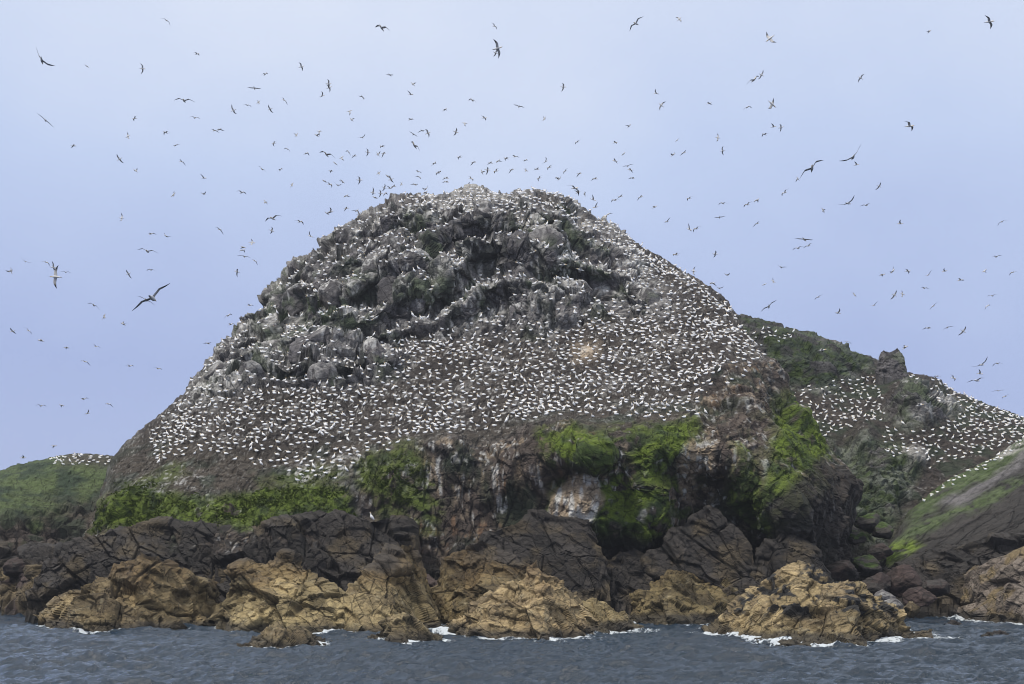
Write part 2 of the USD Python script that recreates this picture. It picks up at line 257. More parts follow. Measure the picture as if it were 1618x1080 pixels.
    m1 = np.maximum.reduce([patch([(575, 745), (640, 715), (660, 760), (690, 830), (640, 800), (580, 780)]) * .8, patch([(870, 700), (920, 680), (960, 700), (965, 745), (870, 730)]), patch([(940, 750), (980, 735), (1050, 770), (1070, 850), (950, 850)]),
        patch([(860, 770), (890, 760), (880, 815), (855, 810)]), patch([(1010, 680), (1090, 660), (1110, 700), (1050, 760), (990, 720)]), patch([(1230, 620), (1280, 680), (1310, 720), (1260, 760), (1215, 720)]), patch([(1180, 720), (1250, 740), (1260, 800), (1180, 850), (1150, 760)]) * .9,
        patch([(160, 800), (230, 770), (330, 790), (480, 760), (560, 780), (560, 815), (400, 835), (230, 830), (130, 850)]) * .95, patch([(400, 760), (500, 735), (560, 760), (420, 790)]) * .5, patch([(190, 770), (300, 740), (240, 800)]) * .6])
    wide = np.maximum(patch([(850, 690), (1110, 655), (1125, 740), (1085, 855), (940, 855), (925, 750), (865, 740)], 16), patch([(575, 740), (650, 705), (700, 760), (700, 850), (600, 820)], 16) * .7)
    wide = np.maximum(wide, patch([(1160, 700), (1240, 620), (1310, 720), (1290, 770), (1260, 830), (1160, 860)], 16) * .9)
    film = wide * sstep(.44, .56, fbm(P / 1.1, 5, 55) + .10 * (upface - .5) + .25 * (fbm(P / 4.5, 2, 56) - .5))
    mfac = np.maximum(m1, .85 * film) * sstep(.38, .52, .5 * fbm(P / 2.6, 4, 51) + .5 * fbm(P / .7, 3, 54) + .10 * upface)
    green = lerp(lerp(C["moss2"] * np.ones(3), C["moss"] * np.ones(3), sstep(.38, .62, fbm(P / 1.3, 4, 52) + .15 * (upface - .5))), C["darkgreen"], sstep(.55, .75, fbm(P / 3, 3, 53)) * .7)
    col = lerp(col, green, mfac)
    col = lerp(col, C["lichen"], patch([(420, 470), (560, 420), (600, 480), (500, 540), (430, 540)], 25) * sstep(.45, .6, f1) * .8)
    for pts in ([(985, 785), (915, 760), (985, 745), (900, 820)],): pass
    pale = patch([(868, 775), (900, 755), (950, 750), (950, 800), (928, 840), (880, 830), (862, 815)], 6)
    col = lerp(col, lerp(C["tan"] * 1.05, C["guano"], sstep(.45, .65, streak)), pale * .95)
    pale = patch([(1085, 695), (1135, 695), (1128, 745), (1100, 760), (1095, 800), (1070, 790)], 6); col = lerp(col, lerp(C["tan"], C["guano"] * .8, sstep(.5, .62, streak)), pale * .8)
    pale = patch([(1160, 650), (1215, 630), (1215, 720), (1200, 770), (1185, 700), (1160, 690)], 8); col = lerp(col, lerp(C["cliff"] * 1.3, C["guano"] * .8, sstep(.58, .72, streak)), pale * .7)
    pale = patch([(900, 545), (950, 545), (950, 575), (905, 575)], 6); col = lerp(col, C["tan"], pale * .3)
    pale = patch([(200, 760), (330, 735), (330, 765), (210, 790)], 10); col = lerp(col, C["guano"] * .8, pale * sstep(.56, .72, fbm(P / .45, 4, 59)) * .7)
    pale = patch([(450, 740), (560, 715), (590, 745), (480, 765)], 8); col = lerp(col, C["guano"] * .85, pale * sstep(.48, .64, fbm(P / .45, 4, 60)) * .7)
    wetdark = patch([(1210, 790), (1290, 730), (1340, 780), (1340, 880), (1220, 860)], 10); col = lerp(col, C["black"], wetdark * .85)
    wetdark = patch([(930, 845), (1060, 845), (1090, 860), (1000, 890), (930, 880)], 8); col = lerp(col, C["wet"], wetdark * .8)
    col = lerp(col, C["black"] * (.6 + .9 * t3)[..., None], tidal * (1 - mfac * .6))
    r, c = P.shape[:2]
    UsdGeom.Xform.Define(stage, "/World/hill")
    put("slope", (Q.reshape(-1, 3), grid_faces(r, c)), "hill_rock", parent="/World/hill", color=np.clip(col, .005, .9).reshape(-1, 3))
    tag(stage.GetPrimAtPath("/World/hill"), "tall rounded rocky island hill covered with nesting white seabirds", "hill", kind="structure")
    s = Surf(); s.Q, s.PX, s.PY, s.nz, s.nr, s.crag, s.cliff, s.tidal, s.colony, s.moss, s.jx, s.jy, s.n, s.shelf = Q, PX, PY, nz, nr, crag, cliff, tidal, colony, mfac, jx, jy, n, shelf
    return s
hill = build_hill()

# ridge behind on the right, with the nesting saddle ------------------------
def build_ridge():
    top = [(1120, 520), (1150, 508), (1166, 496), (1200, 502), (1250, 514), (1300, 530), (1335, 546), (1375, 560), (1400, 572), (1430, 588), (1470, 602), (1500, 615), (1560, 637), (1618, 657), (1700, 690), (1780, 740)]
    ctrl = [(1120, 1004, 160), (1300, 1004, 154), (1500, 1004, 152), (1780, 1004, 152), (1120, 950, 172), (1250, 950, 168), (1400, 950, 158), (1600, 950, 160), (1780, 950, 165), (1250, 860, 176), (1350, 860, 170), (1400, 820, 172), (1350, 770, 178), (1450, 760, 178), (1600, 760, 178), (1780, 780, 180),
            (1290, 700, 188), (1380, 700, 186), (1400, 730, 181), (1480, 700, 186), (1600, 700, 186), (1250, 640, 199), (1330, 640, 199), (1400, 640, 198), (1480, 650, 193), (1440, 620, 196), (1600, 665, 198),
            (1250, 612, 205), (1330, 612, 205), (1200, 560, 207), (1260, 560, 207), (1320, 570, 207), (1380, 600, 209), (1200, 515, 214), (1300, 540, 214), (1400, 580, 214), (1500, 620, 210), (1780, 745, 205)]
    P, PX, PY, nr = land(top, 1004, ctrl, 1.7, 40, 2, crest_round=6, shift=14)
    N = grid_normals(blur(P, 9)); w1 = fbm(P / 9, 3, 65) - .5; w2 = fbm(P / 2.5, 4, 68) - .5
    jx, jy = PX + 40 * w1 + 12 * w2, PY + 40 * (fbm(P / 9, 3, 66) - .5) + 12 * w2
    cl1 = sstep(-8, 12, inside([(1150, 490), (1260, 505), (1400, 560), (1340, 600), (1310, 620), (1240, 612), (1180, 560)], jx, jy))
    cl2 = sstep(-8, 14, inside([(1395, 650), (1430, 590), (1500, 610), (1530, 650), (1490, 675), (1420, 672)], jx, jy))
    cl3 = sstep(-10, 16, inside([(1250, 720), (1330, 700), (1420, 690), (1460, 730), (1440, 790), (1400, 860), (1600, 960), (1100, 960)], jx, jy))
    rough = np.clip(cl1 + cl2 + cl3 * .9, 0, 1)
    b1, g1, t1 = facets(P, 4.2, 71, rot(5, 20, 0), (1, 1.2, 1.4), tilt=.7, step=.6, warp=.06, crack=.05)
    b2, g2, t2 = facets(P, 1.8, 72, rot(-8, -14, 20), (1, 1, 1.2)); b3, g3, t3 = facets(P, .8, 73, warp=.06, soft=.08)
    d = rough * (1 - .5 * cl1) * (2.0 * b1 + .9 * b2 + .45 * b3) + (1 - rough) * (1.2 * w1 + .3 * b2 + .2 * b3 + .4 * w2) + .15 * (fbm(P / .8, 3, 74) - .5)
    Q = P + N * d[..., None]
    for x, y, r, a in [(1365, 690, 24, 1.6), (1445, 725, 20, 1.6), (1400, 760, 30, 1.4), (1340, 710, 22, -1.2), (1480, 590, 24, .8), (1440, 640, 30, 1.4)]:
        Q = Q + N * (a * np.exp(-(((PX - x) ** 2 + (PY - y) ** 2) / (r * r)) ** 1.5))[..., None]
    n = grid_normals(Q); nz = blur(n[..., 2:3], 5)[..., 0]
    f1 = fbm(P / 3.2, 4, 81); f2 = fbm(P / .9, 3, 82); shp = noise(P / .35, 83)
    soil = lerp(np.broadcast_to(C["soil"], P.shape), C["soil2"], sstep(.4, .7, f2)) * (.75 + .5 * f1)[..., None]
    soil = lerp(soil, C["darkgreen"], sstep(.5, .65, f1) * .7); soil = lerp(soil, C["pale"], sstep(.82, .9, shp) * .7)
    rk = C["crag"] * (.55 + .6 * t2)[..., None]; rk = lerp(rk, C["lichen"], sstep(.42, .6, fbm(P / 3, 4, 84)) * .8); rk = lerp(rk, C["guano"], sstep(.62, .75, f1 + .2 * nz) * .6)
    rk = lerp(rk, C["crev"], np.maximum(g1 * .8, g2 * .4))
    col = lerp(soil, rk, np.clip(rough, 0, 1))
    dk = lerp(C["darkgreen"] * np.ones(3), C["moss2"] * np.ones(3), sstep(.45, .6, f2)) * (.7 + .6 * f1)[..., None]
    col = lerp(col, lerp(C["crev"] * 1.5 * (.6 + .8 * t2)[..., None], dk, sstep(.40, .54, fbm(P / 2.2, 4, 85))), cl1 * .9); col = lerp(col, dk, cl3 * sstep(.36, .52, f1) * .75)
    col = lerp(col, C["pale"], sstep(0, 8, inside([(1425, 700), (1470, 705), (1465, 740), (1430, 738)], jx, jy)) * .8 * sstep(-.1, .5, nz))
    col = lerp(col, C["black"] * (.6 + .9 * t3)[..., None], sstep(9.0, 6, P[..., 2] + 4 * w1))
    r, c = P.shape[:2]
    put("ridge", (Q.reshape(-1, 3), grid_faces(r, c)), "hill_rock", color=np.clip(col, .005, .9).reshape(-1, 3))
    tag(stage.GetPrimAtPath("/World/ridge"), "lower rocky ridge and nesting saddle falling to the right behind the hill", "ridge", kind="structure")
    s = Surf(); s.Q, s.PX, s.PY, s.nz, s.nr, s.rough, s.jx, s.jy = Q, PX, PY, nz, nr, rough, jx, jy; return s
ridge = build_ridge()

def build_headland():
    top = [(-160, 775), (-80, 757), (0, 742), (40, 728), (80, 720), (115, 715), (150, 716), (178, 720), (205, 745), (225, 800)]
    ctrl = [(-160, 975, 190), (0, 975, 190), (120, 965, 190), (220, 965, 190), (0, 880, 192), (120, 880, 195), (-100, 880, 192), (0, 820, 196), (120, 820, 202), (180, 830, 200), (-100, 810, 200), (0, 770, 208), (100, 760, 212), (170, 760, 214), (0, 746, 216), (100, 722, 220), (170, 724, 220), (220, 800, 212), (-160, 780, 214)]
    P, PX, PY, nr = land(top, 975, ctrl, 1.7, 35, 3, crest_round=6)
    N = grid_normals(blur(P, 9)); w1 = fbm(P / 9, 3, 95) - .5; w2 = fbm(P / 2.5, 4, 98) - .5
    jx, jy = PX + 50 * w1, PY + 50 * (fbm(P / 8, 3, 96) - .5) + 14 * w2
    low = sstep(785, 830, jy + .12 * (jx - 60))
    b1, g1, t1 = facets(P, 5, 101, rot(0, -25, 0), (1.3, 1, 1)); b2, g2, t2 = facets(P, 1.8, 102, rot(0, 10, 0)); b3, g3, t3 = facets(P, .8, 103, warp=.1)
    Q = P + N * (low * (2.6 * b1 + 1.1 * b2) + .25 * b3 + 1.2 * w1 + .6 * w2 + .25 * (fbm(P / .6, 3, 104) - .5))[..., None]
    f1 = fbm(P / 3.2, 4, 111); f2 = fbm(P / .9, 3, 112)
    g = lerp(C["grass"] * 1.1 * np.ones(3), C["darkgreen"] * 1.2 * np.ones(3), sstep(.4, .62, f1)) * (.7 + .6 * f2)[..., None]
    g = lerp(g, C["grass"] * 1.5, sstep(.55, .7, fbm(P / 6, 3, 113)) * .6)
    rk = C["cliff"] * (.55 + .6 * t2)[..., None]; rk = lerp(rk, C["darkgreen"], sstep(.48, .64, f1) * .7); rk = lerp(rk, C["crev"], np.maximum(g1 * .7, g2 * .35))
    col = lerp(g, rk, low * sstep(.3, .5, fbm(P / 4, 3, 114) + .1)); col = lerp(col, C["soil2"], sstep(30, 8, PY - poly(top, PX)) * sstep(80, 110, PX) * .8)
    col = lerp(col, C["black"] * (.7 + .9 * t3)[..., None], sstep(8, 5, P[..., 2] + 4 * w1))
    r, c = P.shape[:2]
    put("headland", (Q.reshape(-1, 3), grid_faces(r, c)), "hill_rock", color=np.clip(col, .005, .9).reshape(-1, 3))
    tag(stage.GetPrimAtPath("/World/headland"), "small green topped headland beyond the inlet left of the hill", "headland", kind="structure")
    s = Surf(); s.Q, s.PX, s.PY, s.nr = Q, PX, PY, nr; return s
headland = build_headland()

# ------------------------------------------------------------------ shore rocks, each a thing
FOOT = []                                              # waterline points, for the foam
SHORE = {}
def shore_rock(label, top, base, seed, depth=8, yf=None, bed=-35, cell=4.2, pad=20, amp=1.0, pal="ochre", name="shore_rock", cat="rock", step=1.45, group=None, dip=.0, mat="shore_stone", skew=0.0, foam=True):
    top = np.asarray(top, float); base = np.asarray(base, float)
    l, r = top[0, 0], top[-1, 0]
    px = np.arange(l - pad, r + pad + .1, step); B = poly(base, px); rng = np.random.default_rng(seed)
    T = poly([(l - pad, poly(base, l) - 1)] + [tuple(t) for t in top] + [(r + pad, poly(base, r) - 1)], px) - 4
    T = np.convolve(np.pad(T, 4, mode="edge"), np.ones(9) / 9, "valid") - 1.5 if pad > 9 else T
    T = np.minimum(T, B - .5)
    yb = waterY(B) if yf is None else poly(yf, px)
    nr = max(8, int((B - T).max() / step)); v = np.linspace(0, 1, nr)
    u = np.clip((px - l) / (r - l), 0, 1)
    PX = np.repeat(px[None], nr, 0); Ts = np.convolve(np.pad(T, 12, mode="edge"), np.ones(25) / 25, "valid"); PY = B + (Ts - B) * v[:, None] + (T - Ts) * v[:, None] ** 3
    hfrac = (B - T) / (B - T).max()
    Y = yb + depth * (.15 + .85 * hfrac)[None] * v[:, None] ** 1.15 + depth * .22 * (np.abs(2 * u - 1) ** 5)[None] + skew * (u - .5)[None] * depth
    P = at(PX, PY, Y)
    foot = P[:1].repeat(5, 0); foot[..., 2] = np.linspace(-2.2, -.25, 5)[:, None] + np.minimum(foot[..., 2], 0) * 0 + np.maximum(P[0, :, 2] - .2, 0)[None] * np.linspace(0, .9, 5)[:, None]; foot[..., 1] -= np.linspace(.9, .1, 5)[:, None]
    nb = 14; t = np.linspace(0, 1, nb + 1)[1:][:, None]; far = P[-1:].repeat(nb, 0); far[..., 1] += depth * .9 * t ** .7; far[..., 2] = far[..., 2] * (1 - t ** 1.6) - 2.2 * t ** 1.6
    P = np.concatenate([foot, P, far]); N = blur(grid_normals(blur(P, 9)), 9)
    R = rot(12, bed, 15 + 10 * rng.random())
    b1, g1, t1 = facets(P, cell, seed, R, (1.5, 1.2, .85), tilt=.8, step=.6, warp=.05, crack=.035, soft=.1)
    b2, g2, t2 = facets(P, cell * .38, seed + 1, R, (1.5, 1.2, .8), tilt=.75, step=.55, warp=.05, crack=.05, soft=.07)
    b3, g3, t3 = facets(P, cell * .14, seed + 2, R, (1.4, 1.1, .8), tilt=.8, step=.5, warp=.05, soft=.08)
    d = amp * (cell * .5 * b1 + cell * .20 * b2 + .14 * cell * .42 * b3) + .10 * (fbm(P / .5, 3, seed) - .5)
    Q = P + (N * [1, 1, .75]) * d[..., None]
    n = grid_normals(Q); f1 = fbm(P / 2.6, 4, seed + 5); f2 = fbm(P / .6, 3, seed + 6); w = fbm(P / 4, 3, seed + 7) - .5
    z = Q[..., 2]
    och = lerp(C["ochre"] * np.ones(3), C["ochre2"] * np.ones(3), sstep(.42, .68, f1 + .25 * (t2 - .5))) * (.42 + .5 * t1 + .5 * t2)[..., None] * {380: .72, 440: .78, 480: .60, 460: .85, 410: .95, 450: 1.15, 490: 1.08, 390: 1.05}.get(seed, .95) * np.array([1, .98 + .04 * rng.random(), .86 + .18 * rng.random()])
    och = lerp(och, np.array([.34, .30, .20]), sstep(.6, .8, f2) * .35)
    blk = C["black"] * (.6 + .55 * t1 + .6 * t2)[..., None]; blk = lerp(blk, C["ochre2"] * .75, sstep(.48, .72, f1) * .55)
    brn = lerp(C["ochre2"] * .8 * np.ones(3), C["red"] * .75 * np.ones(3), sstep(.4, .6, f1)) * (.6 + .5 * t1 + .3 * t2)[..., None]
    if pal == "ochre": col = lerp(lerp(och, och * [.62, .56, .5], sstep(3.6, 6.2, z + 4.5 * w + 1.2 * (t1 - .5))), blk, sstep(6.1, 8.3, z + 4.6 * w + 2.0 * (t1 - .5)) * .93)
    elif pal == "brown": col = lerp(brn, blk, sstep(4.5, 7.0, z + 4 * w))
    elif pal == "mussel": col = lerp(lerp(och, blk, sstep(6.2, 8, z + 2 * w)), C["wet"], sstep(.50, .54, fbm(P / [.9, .9, .5], 3, seed + 8)) * sstep(.34, .42, fbm(P / 3, 2, seed + 9)) * sstep(1.3, 2.4, z))
    elif pal == "grey": col = lerp(brn * 1.5, np.array([.20, .165, .135]) * (.5 + .5 * t2)[..., None], sstep(.36, .5, f1))
    elif pal == "crag": col = lerp(C["crag"] * (.6 + .5 * t2)[..., None], C["lichen"], sstep(.5, .65, f1) * .5)
    elif pal == "moss": col = lerp(blk * 1.4, lerp(C["moss2"] * np.ones(3), C["moss"] * .8, sstep(.45, .6, f2)), sstep(.35, .55, f1 + .2 * n[..., 2]))
    else: col = blk
    wetline = sstep(1.25, .5, z + 1.6 * w); col = lerp(col, C["wet"], wetline * .8)
    col = lerp(col, col * .22, np.maximum(g1 * .85, g2 * .6))
    rr, cc = P.shape[:2]
    p = put(name, (Q.reshape(-1, 3), grid_faces(rr, cc)), mat, color=np.clip(col, .004, .9).reshape(-1, 3))
    tag(p, label, cat, group)
    if foam:
        band = np.abs(z) < .5; FOOT.append(Q[band][:: 3])
    return Q, PX
R_ = shore_rock
# behind: dark rocks above the tide
R_("black craggy ledge above the low ochre shelf, below the bright green bank", [(62, 900), (90, 876), (120, 856), (150, 845), (200, 838), (255, 828), (300, 832), (345, 836), (380, 850)], [(60, 950), (380, 950)], 300, 6, [(60, 149), (380, 146)], pal="black", amp=.9, foam=False)
CREST, _ = R_("long black rock crest on which one lone bird stands, behind the tall ochre block", [(335, 872), (370, 850), (420, 835), (470, 822), (500, 812), (530, 815), (560, 820), (590, 819), (620, 820), (640, 822), (655, 850), (662, 890)], [(330, 965), (665, 965)], 310, 7, [(330, 145), (665, 146)], pal="black", amp=.85, foam=False)
R_("dark blunt boulder rising to a hump beneath the pale streaked cliff slab", [(765, 855), (785, 838), (815, 830), (838, 815), (858, 808), (880, 820), (915, 822), (938, 840), (945, 885)], [(760, 940), (950, 940)], 320, 6, [(760, 148), (950, 148)], pal="black", amp=.6, cell=4.2, foam=False)
R_("pointed black peak of rock in front of the cliff cave, right of centre", [(985, 920), (1020, 885), (1060, 850), (1095, 818), (1118, 802), (1135, 805), (1150, 830), (1175, 855), (1195, 890), (1205, 930)], [(980, 965), (1210, 965)], 330, 5, [(980, 151), (1210, 149)], pal="black", amp=.7, cell=4.0, bed=-42, foam=False)
R_("low rounded black rock between the pointed peak and the mussel covered rock", [(1185, 895), (1210, 865), (1235, 845), (1262, 850), (1285, 870), (1300, 900)], [(1180, 945), (1305, 945)], 340, 5, [(1180, 149), (1305, 150)], pal="black", amp=.7, foam=False)
R_("wide dark rock shelf under the sloping slab at the right edge", [(1395, 915), (1430, 895), (1470, 880), (1530, 860), (1600, 848), (1660, 835), (1740, 830)], [(1390, 945), (1740, 945)], 350, 7, [(1390, 163), (1740, 156)], pal="black", bed=-20, foam=False)
R_("brown black jumbled rock at the left inlet mouth below the headland", [(20, 900), (45, 868), (70, 862), (100, 880), (135, 900), (150, 930)], [(15, 940), (155, 945)], 360, 7, [(15, 168), (155, 160)], pal="brown", foam=False)
# at the water
R_("brown upright rock cut off by the left edge of the picture", [(-90, 850), (-40, 846), (-8, 862), (8, 885), (20, 910), (26, 945)], [(-90, 962), (28, 962)], 370, 7, [(-90, 176), (30, 176)], pal="brown")
R_("long low ochre shelf of rock at the far left waterline", [(84, 975), (96, 952), (116, 932), (150, 915), (178, 900), (200, 888), (235, 880), (258, 885), (264, 912), (300, 922), (340, 926), (372, 918), (385, 940)], [(82, 992), (130, 999), (220, 998), (300, 992), (385, 984)], 380, 9)
R_("tall layered ochre block with a squared head, left of the leaning slab", [(362, 915), (372, 897), (390, 888), (430, 893), (452, 876), (470, 884), (500, 908), (520, 925), (538, 955), (548, 985)], [(360, 999), (450, 1002), (550, 1006)], 390, 8, bed=-25)
R_("low pointed ochre tip reaching furthest into the water at left", [(394, 1016), (412, 1003), (428, 994), (440, 990), (452, 1000), (470, 992), (490, 1003), (500, 1015)], [(392, 1024), (440, 1025), (502, 1020)], 400, 3, cell=1.6)
R_("smooth leaning ochre slab narrowing up to a dark tip, centre left", [(524, 965), (550, 935), (580, 905), (610, 880), (632, 865), (650, 862), (664, 880), (672, 920), (690, 960)], [(520, 1006), (600, 1003), (690, 996)], 410, 9, bed=-48, amp=.7, cell=4.2)
R_("pair of squat ochre boulders at the foot of the leaning slab", [(600, 995), (615, 980), (635, 972), (655, 984), (672, 996), (680, 1006)], [(598, 1012), (640, 1017), (682, 1014)], 420, 3, cell=1.7)
R_("low dark brown rubble rock in the gap between the two ochre slabs", [(655, 930), (675, 915), (695, 925), (715, 950)], [(650, 985), (720, 990)], 430, 5, pal="brown", cell=1.8)
R_("blocky ochre slab with square joints behind the central pyramid", [(686, 950), (700, 915), (715, 880), (740, 862), (765, 852), (790, 870), (815, 888), (836, 915), (850, 950)], [(684, 990), (770, 996), (852, 996)], 440, 8, bed=-50, amp=.75, cell=3.8)
R_("broad ochre pyramid of rock at the centre waterline", [(704, 990), (735, 968), (770, 945), (800, 925), (820, 918), (835, 895), (850, 882), (862, 905), (885, 915), (905, 935), (925, 960), (940, 990)], [(700, 1001), (760, 1009), (860, 1013), (942, 1004)], 450, 9, bed=-38, amp=.85, cell=3.8)
R_("small tan rock tapering into surf right of the central pyramid", [(914, 965), (930, 950), (960, 955), (985, 972), (998, 990)], [(912, 1000), (960, 1000), (1000, 998)], 460, 4, cell=2.0)
R_("rusty brown slab block sitting in the gap right of centre", [(918, 935), (930, 918), (965, 915), (1000, 912), (1012, 935)], [(915, 965), (1015, 965)], 470, 5, pal="brown", cell=2.6, bed=-10)
R_("broad tan rock mass below the pointed black peak", [(985, 965), (1010, 940), (1045, 915), (1090, 895), (1120, 905), (1150, 900), (1180, 915), (1205, 950)], [(982, 984), (1060, 988), (1150, 985), (1208, 985)], 480, 9, cell=3.0)
R_("large ochre rock crusted with black mussels at right of centre", [(1134, 995), (1160, 968), (1195, 940), (1230, 912), (1250, 900), (1275, 893), (1300, 908), (1330, 925), (1365, 935), (1385, 945), (1410, 965), (1435, 985), (1452, 1004)], [(1130, 1004), (1200, 1012), (1260, 1018), (1350, 1019), (1400, 1012), (1455, 1010)], 490, 10, bed=30, pal="mussel", cell=3.4, amp=.85)
R_("flat ochre toe of rock awash in foam before the mussel covered rock", [(1215, 1005), (1235, 999), (1270, 1003), (1310, 1006), (1335, 1003), (1350, 1014)], [(1212, 1019), (1280, 1023), (1352, 1022)], 500, 3, cell=1.6)
R_("great grey brown rock sloping into the sea at the right edge", [(1482, 966), (1510, 940), (1540, 912), (1580, 888), (1618, 872), (1680, 860), (1740, 860)], [(1478, 974), (1540, 980), (1618, 988), (1740, 995)], 510, 10, bed=-28, pal="grey", cell=5.0, amp=.55)
R_("tiny rock tip just breaking the water off the right shore", [(1500, 986), (1508, 982), (1516, 987)], [(1498, 991), (1518, 991)], 520, 1, cell=.7, pal="brown", name="skerry", foam=False, pad=6, step=.7)
R_("small low skerry awash near the right edge", [(1556, 1004), (1572, 999), (1585, 1002), (1594, 1005)], [(1554, 1008), (1596, 1008)], 530, 1, cell=.7, pal="brown", name="skerry", foam=False, pad=6, step=.7)

# slab at right
def build_slab():
    top = [(1385, 905), (1400, 870), (1440, 806), (1470, 778), (1500, 757), (1540, 737), (1580, 716), (1618, 690), (1680, 655), (1760, 610)]
    ctrl = [(1385, 1000, 150), (1500, 1000, 149), (1618, 1000, 148), (1760, 1000, 147), (1385, 935, 158), (1500, 935, 154), (1618, 935, 152), (1760, 935, 150), (1400, 880, 161), (1500, 860, 158), (1618, 840, 156), (1450, 810, 168), (1550, 790, 164), (1618, 770, 163), (1500, 765, 172), (1618, 705, 172), (1760, 700, 168), (1760, 620, 176), (1760, 840, 155)]
    P, PX, PY, nr = land(top, 1000, ctrl, 1.7, 14, 4, crest_round=3, shift=13)
    N = grid_normals(blur(P, 9)); R = rot(0, 32, 0)
    b1, g1, t1 = facets(P, 3.2, 541, R, (3.2, 1.2, .55), tilt=.35, step=.4, crack=.06); b2, g2, t2 = facets(P, 1.0, 542, R, (2.6, 1, .5), tilt=.4, step=.4, crack=.08); w = fbm(P / 4, 3, 543) - .5
    low = sstep(7.5, 4, P[..., 2] + 5 * w)
    Q = P + N * (.6 * b1 + .28 * b2 + .8 * w + low * .7 * b2 + .08 * (fbm(P / .4, 3, 546) - .5))[..., None]
    f1 = fbm((P @ R.T) / [4, 2, 1.0], 4, 544); f2 = fbm(P / .8, 3, 545)
    dt = (PY - poly(top, PX)) + 24 * (f1 - .5) + 16 * w
    jx, jy = PX + 30 * w, PY + 22 * (f1 - .5) + 10 * (f2 - .5)
    col = C["black"] * .85 * (.55 + .5 * t1 + .5 * t2)[..., None]
    green = lerp(C["moss2"] * np.ones(3), C["grass"] * 1.1 * np.ones(3), sstep(.4, .6, f2))
    mg = sstep(40, 18, dt) * sstep(.22, .42, f1) * sstep(1420, 1455, PX + 20 * w)
    mg = np.maximum(mg, sstep(-10, 10, inside([(1395, 868), (1450, 826), (1560, 778), (1700, 712), (1700, 730), (1560, 798), (1480, 836), (1405, 876)], jx, jy)) * sstep(.3, .45, f2))
    col = lerp(col, green, mg)
    bright = sstep(-5, 7, inside([(1385, 872), (1420, 858), (1462, 860), (1440, 875), (1400, 895)], jx, jy)) ; col = lerp(col, C["moss"] * 1.25 * (.7 + .6 * f2)[..., None], bright * sstep(.3, .45, f2))
    st = sstep(-5, 9, inside([(1470, 800), (1560, 755), (1700, 660), (1780, 620), (1780, 660), (1650, 705), (1560, 775), (1520, 800)], jx, jy)); col = lerp(col, C["crag"] * 1.3 * (.75 + .5 * f1)[..., None], st * .85)
    hi = sstep(-6, 8, inside([(1570, 715), (1640, 670), (1800, 580), (1800, 640), (1640, 700), (1580, 730)], jx, jy)); col = lerp(col, C["pale"] * 1.15, hi * sstep(.35, .55, f2) * .8)
    col = lerp(col, col * .5, np.maximum(g1 * .6, g2 * .3))
    r, c = P.shape[:2]
    put("rock_slope", (Q.reshape(-1, 3), grid_faces(r, c)), "wet_slab", color=np.clip(col, .005, .9).reshape(-1, 3))
    tag(stage.GetPrimAtPath("/World/rock_slope"), "smooth dark slab of rock with green algae slanting up to the right edge", "rock slope", kind="structure")
    s = Surf(); s.Q, s.PX, s.PY, s.nr = Q, PX, PY, nr; return s
slab = build_slab()

# loose boulders: rounded broken blocks with their own faces
def boulder(seed, r=(1, 1, 1), sub=4, nf=13):
    import trimesh
    s = trimesh.creation.icosphere(subdivisions=sub); v = s.vertices.copy(); rng = np.random.default_rng(seed)
    nrm = rng.normal(size=(nf, 3)); nrm /= np.linalg.norm(nrm, axis=1, keepdims=True); h = .66 + .24 * rng.random(nf)
    k = (h[None] / np.maximum(v @ nrm.T, 1e-3)); k = np.where(v @ nrm.T > .05, k, 9).min(1); v = v * np.minimum(k, 1.15)[:, None]
    v += v * (.10 * (fbm(v * 2.5 + seed, 4, seed) - .5))[:, None] * 2; v += v * (.09 * facets(v, .8, seed, warp=.05, crack=.06, tilt=.8)[0] + .05 * facets(v, .33, seed, warp=.05)[0])[:, None]
    return v * r, np.array(s.faces), v
SPOTS = [  # px, py, radius px, distance, colour, label
    (1322, 905, 26, 152, "blackred", "dark boulder just right of the mussel covered rock's black back"), (1365, 893, 22, 158, "moss", "rounded boulder with green moss in the gully under the right cliff"),
    (1340, 930, 15, 147, "red", "small reddish stone in the gully behind the mussel covered rock"), (1385, 925, 24, 147, "blackred", "dark red boulder midway along the rocky gully"), (1430, 918, 28, 148, "red", "large maroon boulder below the bright green algae slab"),
    (1395, 945, 16, 142, "grey", "pale grey stone on the gully floor near the water"), (1412, 955, 14, 140, "grey", "flat grey stone next to the pale stone on the gully floor"), (1455, 945, 22, 142, "red", "pinkish boulder just above the waterline in the right cove"),
    (1440, 962, 15, 138, "brown", "small tan stone at the edge of the right cove"), (1475, 930, 20, 144, "blackred", "dark boulder leaning on the grey brown rock at right"), (1310, 870, 18, 156, "moss", "mossy boulder wedged beneath the black cliff bulge"),
    (1372, 825, 20, 168, "moss", "green flat topped boulder highest in the gully"), (1395, 838, 17, 166, "moss", "green boulder beside the foot of the algae slab"), (1350, 850, 16, 165, "moss", "mossy block in the gully left of the flat topped boulder"), (1390, 870, 18, 160, "blackred", "black boulder under the green boulders in the gully"),
    (55, 905, 17, 168, "brown", "brown boulder above the shingle of the left inlet"), (30, 895, 20, 172, "blackred", "dark boulder under the headland at the far left"), (112, 905, 20, 158, "brown", "brown boulder right of the shingle in the left inlet"), (85, 925, 15, 158, "brown", "small boulder at the head of the left inlet"),
    (1365, 960, 11, 138, "grey", "small stone between mussel rock and cove stones"), (1345, 955, 13, 138, "brown", "brown stone half behind the mussel covered rock")]
